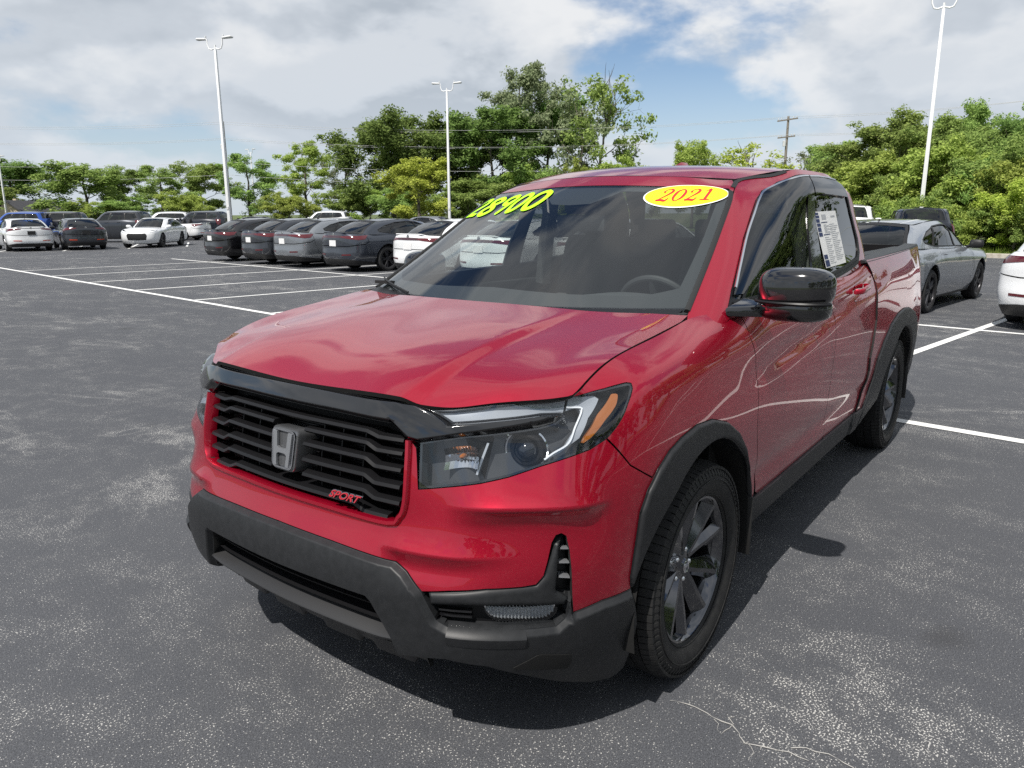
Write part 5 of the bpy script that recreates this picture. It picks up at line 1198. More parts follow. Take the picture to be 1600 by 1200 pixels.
# -- fenders
top_v = 1.187
def fender(mirror):
    ftop = lower.at([(.615, .82, None)], (.8, 1.3), (1.0, 1.19))[0]
    P = J([HL_TOP[2]], [(HL_TOP[2][0]+.03, top_v-.008)], [(u, top_v) for u in np.linspace(HL_TOP[2][0]+.10, 1.80, 10)], [(1.90, 1.183), (1.985, 1.172)], DOORSEAM[1:],
          ARCH_F[::-1][0:11], SEAM[::-1], HL_OUT, HL_TOP[1:2])
    return red('fender', lower, P, res=.026, mirror=mirror)
fender(False); fender(True)
# -- doors
SILL = .455
def doors(mirror):
    beltv = 1.186
    P = J(DOORSEAM[0:-1], [(DOORSEAM[-2][0]+.02, SILL+.02), (DOORSEAM[-2][0]+.06, SILL)], [(u, SILL) for u in np.linspace(2.35, BSEAM[-1][0]-.03, 5)], [(BSEAM[-1][0], SILL+.015)], BSEAM[::-1][1:], [(3.15, beltv), (2.4, beltv), (2.13, beltv)])
    d = red('front_door', lower, P, res=.03, mirror=mirror)
    rs = [(3.9558, 1.1906), (4.0017, 1.1524), (4.0928, 1.1067), (4.1039, 1.0527), (4.124, 0.9546), (4.0812, 0.8603), (4.0461, 0.7408), (4.0737, 0.6602), (4.0889, 0.5943), (3.9908, 0.5653)]+[(3.93, SILL)]
    P2 = J(BSEAM, [(BSEAM[-1][0]+.03, SILL)], [(3.5, SILL)], rs[::-1], [(3.6, beltv)])
    d2 = red('rear_door', lower, P2, res=.03, mirror=mirror)
    for dd, (hx, hz) in ((d, (-1.25, 1.125)), (d2, (-2.02, 1.160))):
        u, v = lower.at([(hx, None, hz)], (1.7, 4.3), (1.0, 1.19))[0]
        pan = panel('handle_cup', lower, round_poly([(u-.10, v-.034), (u+.085, v-.030), (u+.085, v+.030), (u-.10, v+.026)], .028), M['red'], dd, res=.012, off=.0015, rim=0, mirror=mirror)
        line = smooth_line(np.array([(u-.115, v+.004), (u-.06, v+.006), (u+.03, v+.008), (u+.11, v+.009)]), .012)
        Pp = lower.pos(line[:, 0], line[:, 1]); Nn = lower.nrm(line[:, 0], line[:, 1]); k = len(Pp)
        mb = MB(); prof = []
        t = np.linspace(0, 1, k); lift = .010+.030*np.clip(np.minimum(t/.18, (1-t)/.18), 0, 1)**.6
        ring = []
        for i in range(k):
            for a in np.linspace(0, 2*np.pi, 12, endpoint=False):
                ring.append(Pp[i]+Nn[i]*(lift[i]+.009*math.cos(a))+np.array([0, 0, .019*math.sin(a)*(1-.3*abs(2*t[i]-1))]))
        F = [(i*12+j, i*12+(j+1) % 12, (i+1)*12+(j+1) % 12, (i+1)*12+j) for i in range(k-1) for j in range(12)]+[tuple(range(12)), tuple(range((k-1)*12, k*12))]
        if mirror: ring = [(p[0], -p[1], p[2]) for p in ring]
        mb.add(ring, F); mb.build('door_handle', M['red'], dd, angle=60)
doors(False); doors(True)
# -- bed sides with their wheel openings
ARCH_R = [(0.0288, 0.4434), (0.0831, 0.5025), (0.1549, 0.6061), (0.2024, 0.7228), (0.3129, 0.8148), (0.4767, 0.8976), (0.673, 0.9427), (0.8542, 0.9558)]
def bedpanel(mirror):
    fwd = J([(-.09, .46)], [(0.0502, 0.6093), (0.0536, 0.6704), (0.0267, 0.7499), (0.0635, 0.8681), (0.1064, 0.9604), (0.0979, 1.0553), (0.1046, 1.1078), (0.0093, 1.1542), (-0.0468, 1.1936)])
    ar = [p for p in ARCH_R]
    uc = ar[-1][0]; rest = [(2*uc-u, v) for u, v in ar[::-1][1:]]
    P = J(fwd[::-1], [(ar[0][0]-.02, .455)], ar, rest, [(rest[-1][0]+.03, .46), (bedside.uk[-1]-.03, .48), (bedside.uk[-1]-.02, 1.187)])
    return red('bed_side', bedside, P, res=.03, mirror=mirror)
bedpanel(False); bedpanel(True)
# -- dark cladding: sills and wheel arch flares
for mi in (False, True):
    sw = [(2.14, .475), (2.14, .33), (4.15, .33), (4.15, .455), (2.5, .455), (2.25, .46)]
    panel('sill_cladding', lower, sw, M['clad'], T, res=.04, off=.012, rim=.04, mirror=mi)
    def flare(surf, xc, name, R0, R1, a0, a1, zc=.375):
        an = np.linspace(rad(a0), rad(a1), 40); kw = ((.3, 2.5), (.2, 1.15)) if surf is lower else ((-.1, 2.3), (.2, 1.15))
        def ring(R): return surf.at([(xc+R(a)*math.cos(a), None, zc+R(a)*math.sin(a)) for a in an], *kw)
        inn = ring(R0)
        return an, inn
    anF, innF = flare(lower, .0, 'f', lambda a: .458+.032*smooth(.55, .98, abs(math.cos(a))), None, 2, 178)
    outF = densify(np.array(ARCH_F), .03, False)
    sel = [p for p in innF if p[1] > .36]
    P = J([(ARCH_F[-1][0]+.012, .33)], [(u, v) for u, v in ARCH_F[::-1]], [p for p in sel[::1]])
    # order: outer outline from the rear foot over the top to the front foot, then back along the opening
    front_foot = [(ARCH_F[0][0]+.005, .36)]
    P = J([(ARCH_F[-1][0]+.02, .34), (ARCH_F[-1][0]+.012, .46)], ARCH_F[::-1][0:], front_foot, sorted([tuple(p) for p in sel], key=lambda p: p[0]))
    panel('front_flare', lower, P, M['clad'], T, res=.022, off=.001, raise_=.014, edge=.012, rim=.05, mirror=mi)
    anR, innR = flare(bedside, -3.18, 'r', lambda a: .458+.032*smooth(.55, .98, abs(math.cos(a))), None, 2, 178)
    uc = ARCH_R[-1][0]; outR = J(ARCH_R, [(2*uc-u, v) for u, v in ARCH_R[::-1][1:]])
    sel = [tuple(p) for p in innR if p[1] > .40]
    P = J([(outR[0][0]-.02, .34)], outR, [(outR[-1][0]+.02, .34)], sorted(sel, key=lambda p: -p[0]))
    panel('rear_flare', bedside, P, M['clad'], T, res=.026, off=.001, raise_=.014, edge=.012, rim=.05, mirror=mi)
    # sill piece between door and rear arch
    panel('sill_end', bedside, [(-.25, .455), (outR[0][0]-.015, .455), (outR[0][0]-.015, .33), (-.25, .33)], M['clad'], T, res=.04, off=.012, rim=.04, mirror=mi)

# -- dark lower bumper with intake, lamp pods and painted-on slots
INT_TOP = [(0, .517), (.2, .517), (.385, .517)]
INT_SIDE = [(0.3945, 0.5086), (0.4392, 0.4099)]
POD_IN = [(0.5838, 0.5276), (0.6009, 0.4923), (0.6327, 0.4769)]
POD_LOW = [(0.7379, 0.4733), (0.8403, 0.4648), (0.9263, 0.4567), (0.959, 0.4811), (0.9667, 0.5254)]
pod = J(BAR_SIDE[1:], POD_TOP, VENT_EDGE[:-1], POD_LOW[::-1], POD_IN[::-1])
slot = round_poly([(0.793, 0.3513), (0.8686, 0.3888), (0.9638, 0.3603), (0.962, 0.3255), (0.9498, 0.3072)], .01)
BOT = [(0.4563, 0.3428), (0.5353, 0.3552), (0.6187, 0.3661), (0.7272, 0.3496), (0.8211, 0.3001), (0.9281, 0.2335), (1.0321, 0.1812), (1.129, 0.1686), (1.2651, 0.1839), (1.2859, 0.2628), (1.2597, 0.371)]
clad_half = J(INT_TOP, INT_SIDE, BOT, [ARCH_F[0]], SIDE_LOW[::-1], VENT_EDGE[::-1][:1], [(POD_LOW[-1][0]+.004, POD_LOW[-1][1])], POD_LOW[::-1], POD_IN[::-1], BAR_SIDE[::-1], BAR_TOP[::-1])
cl = mir(clad_half)
bar_clad = panel('bumper_cladding', lower, cl, M['clad'], T, res=.02, off=.002, raise_=.020, edge=.016, rim=.075, chamfer=True)
panel('intake_back', lower, mir([(0, .56), (.46, .56), (.52, .36), (0, .36)]), M['void'], T, res=.06, off=-.10, rim=0)
for v0 in (.475, .43):
    sweep(lower, smooth_line(np.array([(-.42, v0), (-.2, v0), (0, v0), (.2, v0), (.42, v0)]), .05), [(-.006, -.09), (-.004, -.02), (.006, -.015), (.008, -.09)], M['black'], 'intake_slat', T)
# skid lip standing out below the intake, and the thin air dam under it
skid = smooth_line(np.array([(-.455, .402), (-.38, .394), (-.2, .392), (0, .392), (.2, .392), (.38, .394), (.455, .402)]), .03)
sweep(lower, skid, [(.022, -.11), (.016, -.075), (.003, .004), (-.003, .010), (-.010, .008), (-.100, -.075), (-.110, -.16)], M['skid'], 'skid_lip', T)
dam = MB()
du = np.linspace(-.50, .50, 81)
Pt = lower.pos(du, 0*du+.30, -.055)
V = []; F = []
for i, u in enumerate(du):
    nt = .020 if (abs(u) % .22) < .06 else 0.
    b = Pt[i]; V += [(b[0]+.005, b[1], .315), (b[0]-.015, b[1], .258+nt), (b[0]-.03, b[1], .258+nt), (b[0]-.02, b[1], .315)]
for i in range(len(du)-1):
    for k in range(4): F.append((i*4+k, i*4+(k+1) % 4, i*4+4+(k+1) % 4, i*4+4+k))
dam.add(V, F); dam.build('air_dam', M['skid'], T, angle=30)
for mi in (False, True):
    sgn = -1 if mi else 1
    p_ = panel('lamp_pod', lower, pod, M['black'], T, res=.02, off=-.035, rim=0, mirror=mi)
    lg_ = smooth_line(np.array([POD_IN[-1]]+POD_LOW[:2]), .02); lg_[:, 1] -= .004
    sweep(lower, lg_, [(.005, -.02), (.005, .0), (-.008, .0235), (-.013, .0275), (-.026, .0262), (-.044, .0215), (-.046, .0)], M['clad'], 'bumper_ledge', bar_clad, mirror=mi)
    # a lit shelf over the lamp and the lamp itself
    shelf = J([(0.5803, 0.5691), (0.7405, 0.5875), (0.8739, 0.5897), (0.8985, 0.6145), (0.9284, 0.6992), (0.9435, 0.7012), (0.9348, 0.6098), (0.9313, 0.5624), (0.9667, 0.5357), (0.9572, 0.5151), (0.8081, 0.536), (0.6726, 0.5418), (0.5862, 0.5339)])
    panel('pod_shelf', lower, shelf, M['clad'], p_, res=.016, off=-.010, raise_=.012, edge=.018, rim=.03, mirror=mi)
    lens = round_poly([(0.7304, 0.5336), (0.9402, 0.5086), (0.9343, 0.4849), (0.908, 0.4677), (0.7643, 0.4901), (0.7462, 0.5028)], .012)
    lampo = panel('fog_lamp', lower, lens, M['clear'], T, res=.02, off=-.012, rim=.0, mirror=mi)
    panel('reflector', lower, lens, M['chrome'], lampo, res=.008, off=-.030, rim=0, mirror=mi)
    fa = MB(); U0, U1 = lens[:, 0].min()+.004, lens[:, 0].max()-.004; nr = 20
    vs = np.linspace(lens[:, 1].min(), lens[:, 1].max(), 60)
    for i in range(nr):
        u = U0+(U1-U0)*(i+.5)/nr; ok = inside(lens, np.stack([0*vs+u, vs], 1)); du = (U1-U0)/nr/2
        if ok.sum() < 3: continue
        va, vb = vs[ok].min()+.002, vs[ok].max()-.002; q = lower.pos([u-du, u+du, u+du, u-du, u, u], [va, va, vb, vb, va, vb], np.array([-.030, -.030, -.030, -.030, -.022, -.022]))
        fa.add(q, [(0, 4, 5, 3), (4, 1, 2, 5)])
    fo = fa.build('facets', M['ribs'], lampo, smooth=False); fo['kind'] = 'stuff'
    if mi:
        for vtx in fo.data.vertices: vtx.co.y = -vtx.co.y
        fo.data.flip_normals()
    for k, (px0, px1) in enumerate((( .0, 0), (0, 0))): pass
    for v0 in [(0.6179, 0.5151), (0.6164, 0.4989)]:
        a = POD_IN[0][0]; sweep(lower, np.array([(a+.02, v0[1]), (a+.06, v0[1]), (a+.115, v0[1])]), [(-.003, -.035), (-.003, -.016), (.003, -.016), (.003, -.035)], M['gloss_black'], 'pod_slat', p_, mirror=mi)
    for (a, b) in ([(0.9453, 0.6816), (0.9699, 0.6786)], [(0.9407, 0.6435), (0.9705, 0.6394)], [(0.9404, 0.6014), (0.972, 0.5942)]):
        sweep(lower, np.array([a, ((a[0]+b[0])/2, (a[1]+b[1])/2), b]), [(-.005, -.035), (-.004, -.012), (.0, -.006), (.004, -.012), (.005, -.035)], M['silver'], 'vent_slat', p_, mirror=mi)
    so = panel('bumper_slot_shade', lower, slot, M['void'], T, res=.03, off=.0235, rim=.003, mirror=mi)  # no opening cut: a black sheet on the cladding paints the slot's shade

# -- grille
gr_half = J([(0, GR_TOP[0][1]+.012)], [GR_TOP[0], GR_TOP[1]], GR_SIDE[1:], [(.2, GR_BOT_V), (0, GR_BOT_V)])
G = panel('grille', lower, mir(gr_half), M['void'], T, res=.05, off=-.085, rim=0)
gu = abs(GR_TOP[1][0]); v_top = .985; v_bot = GR_BOT_V+.018
levels = np.linspace(v_bot, v_top, 6)
for i, v0 in enumerate(levels):
    um = gu-.010 if v0 > .80 else (gu-.028 if v0 > .77 else GR_SIDE[-1][0]-.012)
    segs = [(-um, um)] if i in (0, 5) else [(-um, -.075), (.075, um)]
    for a, b in segs:
        def vv(u):
            return v0-.016*smooth(um-.13, um-.085, abs(u))
        us = np.unique(np.concatenate([np.linspace(a, b, 26), [x for x in (-um+.085, -um+.13, um-.13, um-.085) if a < x < b]]))
        line = np.array([(u, vv(u)) for u in us])
        sweep(lower, line, [(-.008, -.075), (-.0095, -.014), (-.004, -.005), (.005, -.009), (.0105, -.030), (.010, -.075)], M['black'], 'grille_bar', G)
for i in range(5):
    va, vb = levels[i]+.012, levels[i+1]-.012
    for u in (-.39, -.29, -.19, .13, .21, .30, .39):
        if abs(u) < .1 and 0 < i < 4: continue
        sweep(lower, np.array([(u, va), (u, (va+vb)/2), (u, vb)]), [(-.002, -.08), (-.002, -.035), (.002, -.035), (.002, -.08)], M['black'], 'grille_fin', G)
# fine radiator slats seen behind
fs = MB()
for k in range(26):
    v0 = v_bot+.005+(v_top-v_bot)*k/26; u = np.linspace(-.42, .42, 16); A = lower.pos(u, 0*u+v0, -.074); B_ = lower.pos(u, 0*u+v0+.003, -.074); C_ = lower.pos(u, 0*u+v0+.003, -.084)
    V = []; F = []
    for i in range(16): V += [A[i], B_[i], C_[i]]
    for i in range(15): F += [(i*3, i*3+3, i*3+4, i*3+1), (i*3+1, i*3+4, i*3+5, i*3+2)]
    fs.add(V, F)
fo = fs.build('radiator_slats', M['black'], G, smooth=False); fo['kind'] = 'stuff'
# emblem: black rounded block with a letter mark in a chrome frame
def emblem(c, n, h, parent, mats, deep=.03):
    """c centre, n outward normal, h height"""
    n = Vector(n).normalized(); up = Vector((0, 0, 1)); up = (up-n*up.dot(n)).normalized(); rt = up.cross(n)
    def W(a, b, d): return Vector(c)+rt*a+up*b+n*d
    def ring(sc, d, wtop=.47, wbot=.40, k=6):
        pts = [(-wbot, -.5), (wbot, -.5), (wtop, .5), (-wtop, .5)]
        return [W(a*h*sc, b*h*sc, d) for a, b in round_poly(pts, .17, k)]
    if deep:
        mb = MB(); rings = [ring(1.12, -deep), ring(1.12, .004), ring(1.08, .010), ring(1.0, .010)]; k = len(rings[0])
        mb.add(sum(rings, []), [(i*k+j, i*k+(j+1) % k, (i+1)*k+(j+1) % k, (i+1)*k+j) for i in range(3) for j in range(k)]+[tuple(range(3*k, 4*k))])
        mb.build('emblem_block', mats[0], parent, angle=40)
    mb = MB(); rings = [ring(1.0, .010), ring(.985, .017), ring(.90, .017), ring(.86, .010)]; k = len(rings[0])
    mb.add(sum(rings, []), [(i*k+j, i*k+(j+1) % k, (i+1)*k+(j+1) % k, (i+1)*k+j) for i in range(3) for j in range(k)])
    e = mb.build('emblem_frame', mats[1], parent, angle=40)
    mb = MB()
    def strip(pts2):
        P0 = [W(a*h, b*h, .012) for a, b in pts2]; P1 = [W(a*h*.98, b*h*.98, .021) for a, b in pts2]; k = len(pts2)
        mb.add(P0+P1, [(i, (i+1) % k, k+(i+1) % k, k+i) for i in range(k)]+[tuple(range(k, 2*k))])
    L_ = [(-.37, .43), (-.22, .43), (-.19, .10), (-.13, .03), (.13, .03), (.19, .10), (.22, .43), (.37, .43), (.30, -.43), (.17, -.43), (.145, -.13), (.10, -.08), (-.10, -.08), (-.145, -.13), (-.17, -.43), (-.30, -.43)]
    # the letter as two uprights and the bridge, each convex enough to stay clean
    strip([(-.38, .44), (-.22, .44), (-.185, .08), (-.20, -.20), (-.175, -.44), (-.30, -.44)])
    strip([(.22, .44), (.38, .44), (.30, -.44), (.175, -.44), (.20, -.20), (.185, .08)])
    strip([(-.19, .06), (-.12, .025), (.12, .025), (.19, .06), (.195, -.14), (.12, -.10), (-.12, -.10), (-.195, -.14)])
    mb.build('emblem_letter', mats[-1], parent, angle=30)
u0 = np.array([0.]); v0 = np.array([.868])
ce = lower.pos(u0, v0, -.010)[0]; ne = lower.nrm(u0, v0)[0]
emblem(ce, (1, 0, .16), .122, G, (M['emblem'], M['chrome'], M['silver']), .07)

def text_mesh(s, size, extrude=.004, bold=0., shear=0.):
    cu = bpy.data.curves.new('t', 'FONT'); cu.body = s; cu.size = size; cu.extrude = extrude; cu.offset = bold; cu.shear = shear; cu.align_x = 'CENTER'; cu.align_y = 'CENTER'; cu.resolution_u = 4
    o = bpy.data.objects.new('t', cu); COL.objects.link(o); dg = bpy.context.evaluated_depsgraph_get(); me = bpy.data.meshes.new_from_object(o.evaluated_get(dg)); bpy.data.objects.remove(o); bpy.data.curves.remove(cu)
    return me
# raised model word on the lower right bars of the grille
sp = [(0.2815, 0.7847)][0]
cs = lower.pos([sp[0]], [sp[1]], .016)[0]; ns = Vector(lower.nrm(np.array([sp[0]]), np.array([sp[1]]))[0])
up = Vector((0, 0, 1)); up = (up-ns*up.z).normalized(); rt = up.cross(ns)
for k, (txt, b, m_, d) in enumerate((('SPORT', .0022, 'dark_chrome', 0.), ('SPORT', .0002, 'badge_red', .0032))):
    me = text_mesh(txt, .030, .003, b, .12); me.transform(Matrix.Scale(1.75, 4, Vector((1, 0, 0))))
    R = Matrix((rt, up, ns)).transposed().to_4x4(); R.translation = Vector(cs)+ns*d
    me.transform(R); me.materials.clear(); me.materials.append(M[m_]); link('badge_edge' if k == 0 else 'badge_face', me, G)
# -- gloss black brow over the grille, running into the lamps
brow = mir(J([(0, 1.176), (.2, 1.176), (.43, 1.176), (.455, 1.165)], [(0.4898, 1.1558)], BROW_UP, BROW_LOW, [(GR_TOP[1][0]+.004, GR_TOP[1][1]+.004)], [(GR_TOP[0][0], GR_TOP[0][1]+.003), (.2, GR_TOP[0][1]+.008), (0, GR_TOP[0][1]+.010)]))
panel('grille_brow', lower, brow, M['gloss_black'], T, res=.016, off=-.004, raise_=.026, edge=.020, rim=.05, chamfer=True)

# -- headlamps
HL = J(HL_LOW, HL_OUT[1:], HL_TOP[1:], HL_TOP2[1:], BROW_UP, BROW_LOW)
for mi in (False, True):
    H = panel('headlight', lower, HL, M['clear'], T, res=.025, off=.001, rim=.004, gap=.001, mirror=mi)
    Pfull = inset_poly(HL, -.012)
    panel('lamp_bucket', lower, J(HL_LOW, HL_OUT[1:], HL_TOP[1:], HL_TOP2[1:], BROW_UP[:1], BROW_UP[1:], BROW_LOW), M['bucket'], H, res=.03, off=-.055, rim=0, mirror=mi)
    # dark surround behind the edge of the lens
    inn = inset_poly(HL, .006)
    panel('lamp_border', lower, HL, M['gloss_black'], H, holes=[inn], res=.02, off=-.004, rim=.05, mirror=mi)
    # upper light strip along the bonnet edge
    st = J([(0.5428, 1.1198), (0.5797, 1.1261), (0.6798, 1.1604), (0.8274, 1.161), (0.9418, 1.1561), (0.9148, 1.0943), (0.8226, 1.1002), (0.6866, 1.0864), (0.5863, 1.0724)])
    panel('daytime_light', lower, st, M['drl'], H, res=.02, off=-.018, rim=.02, mirror=mi)
    # the bent light guide in the outer corner
    lg = J([(0.9575, 1.1546), (1.0708, 1.1315), (1.0807, 1.1125), (1.0165, 1.0601), (0.9845, 0.9902), (0.9226, 0.9478), (0.8667, 0.9217), (0.859, 0.927), (0.9322, 0.9666), (0.9569, 1.0222), (0.9892, 1.0866), (0.9811, 1.1037), (0.9261, 1.0979)])
    panel('light_guide', lower, lg, M['drl'], H, res=.014, off=-.016, rim=.02, mirror=mi)
    lw = smooth_line(np.array([(0.9297, 1.109), (0.9886, 1.0991), (0.9918, 1.0861), (0.9637, 1.037), (0.9432, 0.9751), (0.8888, 0.9429), (0.8616, 0.9252)]), .01)
    sweep(lower, lw, [(-.0022, -.018), (-.0022, -.010), (.0022, -.010), (.0022, -.018)], M['led'], 'light_edge', H, mirror=mi)
    am = J([(1.1415, 1.1131), (1.169, 1.1051), (1.1395, 1.0757), (1.0797, 1.0393), (1.0255, 0.9848), (0.9947, 0.966), (1.0027, 0.9926), (1.0519, 1.0637)])
    panel('side_marker', lower, round_poly(am, .01), M['amber'], H, res=.012, off=-.012, rim=.02, mirror=mi)
    # inner reflector: bowl of upright chrome facets with an amber bulb
    rc = [(0.6238, 0.9247)][0]; p = lower.pos([rc[0]], [rc[1]], -.012)[0]; sg = -1 if mi else 1
    mb = MB(); nf = 11; V = []; hw_, hh_ = .050, .030
    for i in range(nf+1):
        a = -1+2*i/nf
        for j in range(4):
            b = -1+2*j/3; dz = .044*(1-.85*a*a-.25*b*b); V.append((-dz, a*hw_, b*hh_+.006*a))
    mb.add(V, [(i*4+j, i*4+j+1, i*4+j+5, i*4+j+4) for i in range(nf) for j in range(3)]); ro = mb.build('reflector', M['chrome'], H, smooth=False)
    mb = MB(); mb.lathe([(0, .018), (.006, .014), (.008, 0), (.008, -.02)], 12, 'x'); bo = mb.build('turn_bulb', M['amber'], H, angle=50)
    for q_, dx, dy in ((ro, 0, 0), (bo, -.026, -.014*sg)): q_.location = (p[0]+dx, p[1]*sg+dy, p[2]); q_.rotation_euler = (0, rad(-4), sg*rad(14))
    dv = [(0.6876, 0.9823), (0.6789, 0.9283), (0.6729, 0.8876)]
    sweep(lower, np.array(dv), [(-.004, -.05), (-.003, -.020), (.003, -.020), (.004, -.05)], M['ribs'], 'lamp_divider', H, mirror=mi)
    # projector
    pc = [(0.8006, 0.9551)][0]; p = lower.pos([pc[0]], [pc[1]], -.035)[0]; sg = -1 if mi else 1
    mb = MB(); mb.lathe([(.0, .030), (.014, .027), (.026, .018), (.032, .0), (.032, -.02)], 28, 'x', 0)
    mb.lathe([(.034, -.02), (.034, .004), (.040, .006), (.046, 0), (.052, -.02)], 28, 'x', 1)
    o = mb.build('projector_lens', [M['gloss_black'], M['black']], H, angle=50); o.location = (p[0], p[1]*sg, p[2]); o.rotation_euler = (0, rad(-4), sg*rad(22))
    for a0, a1, R in ((-.95, .95, .056), (2.4, 3.5, .060), (0, 6.28, .043)):
        mb = MB(); mb.tube([(-.005, R*math.cos(a), R*math.sin(a)) for a in np.linspace(a0, a1, 12)], .0045 if R > .05 else .0025, 6)
        q = mb.build('chrome_crescent', M['chrome'], H); q.location = o.location; q.rotation_euler = o.rotation_euler
        if mi: q.scale = (1, -1, 1)

# -- bonnet
hu, hv = hood.uk[-1], hood.vk[-1]
hp = J([(u, -.002) for u in np.linspace(0, hu*.98, 8)], [(hu-.004, .02)], [(hu-.002, v) for v in np.linspace(.1, hv-.05, 8)], [(hu-.02, hv)], [(u, hv) for u in np.linspace(hu*.95, 0, 8)])
hl_ = lambda y: [np.array([(sg*hood.at([(x, y, None)], (0, hu), (0, hv))[0][0], hood.at([(x, y, None)], (0, hu), (0, hv))[0][1]) for x in (.80, .65, .5, .35, .2, .1)]) for sg in (1, -1)]
red('bonnet', hood, mir(hp), res=.018, lines=hl_(.430)+hl_(.449)+hl_(.470)+hl_(.49))

# -- cab: windscreen, pillars, roof
UW = cab.at([(-.50, .735, 1.40)], (.5, 1.1))[0][0]; VT = .463
WS = lambda ins, vt: mir(J([(0, -.03), (.4, -.03), (UW-ins-.004, .0)], [(UW-ins, .1), (UW-ins, .25), (UW-ins-.002, vt-.06)], [(UW-ins-.035, vt), (.5, vt+.002), (0, vt+.004)]))
ws = panel('windscreen', cab, WS(.016, VT), M['glass'], T, res=.05, off=-.002, rim=.003)
frit_in = mir(J([(0, .062), (.35, .052), (.60, .05), (UW-.07, .075)], [(UW-.062, .25), (UW-.07, VT-.06)], [(UW-.09, VT-.022), (.20, VT-.022), (.17, VT-.05), (.10, VT-.085), (0, VT-.09)]))
panel('windscreen_border', cab, WS(.018, VT-.002), M['interior'], ws, holes=[frit_in], res=.05, off=-.008, rim=0)
for s_ in (1, -1):
    ln = smooth_line(np.array([(s_*(UW-.008), .0), (s_*(UW-.008), .12), (s_*(UW-.008), .26), (s_*(UW-.010), .40), (s_*(UW-.02), VT-.02)]), .03)
    sweep(cab, ln, [(-.012, -.01), (-.010, .004), (0, .007), (.010, .004), (.012, -.01)], M['rubber'], 'windscreen_seal', T)
# camera and mirror housing behind the glass
mb = MB(); mb.box((0, 0, 0), (.16, .20, .05)); o = mb.build('camera_housing', M['interior'], T, bevel=.012); o.location = (-.83, 0, 1.615); o.rotation_euler = (0, rad(28), 0)
mb = MB(); mb.box((0, 0, 0), (.03, .26, .075)); o = mb.build('rear_view_mirror', M['interior'], T, bevel=.012); o.location = (-.75, -.0, 1.52)
RU = cab.uk[-1]
DLO_pix = [(0.9708, 0.002), (0.9414, 0.0609), (0.9297, 0.1126), (0.9004, 0.2376), (0.9026, 0.3377), (0.9117, 0.4081), (0.9492, 0.4621)]
DLO_top = [(1.12, .505), (1.45, .515), (2.0, .52), (2.36, .515)]
DLO_rear = [(2.47, .48), (2.52, .40), (2.555, .28), (2.56, .17), (2.53, .10), (2.47, .06)]
DLO_bot = [(2.2, .035), (1.9, .020), (1.5, .012), (1.2, .006)]
DLO = J(DLO_pix, DLO_top, DLO_rear, DLO_bot)
roof_v = .548
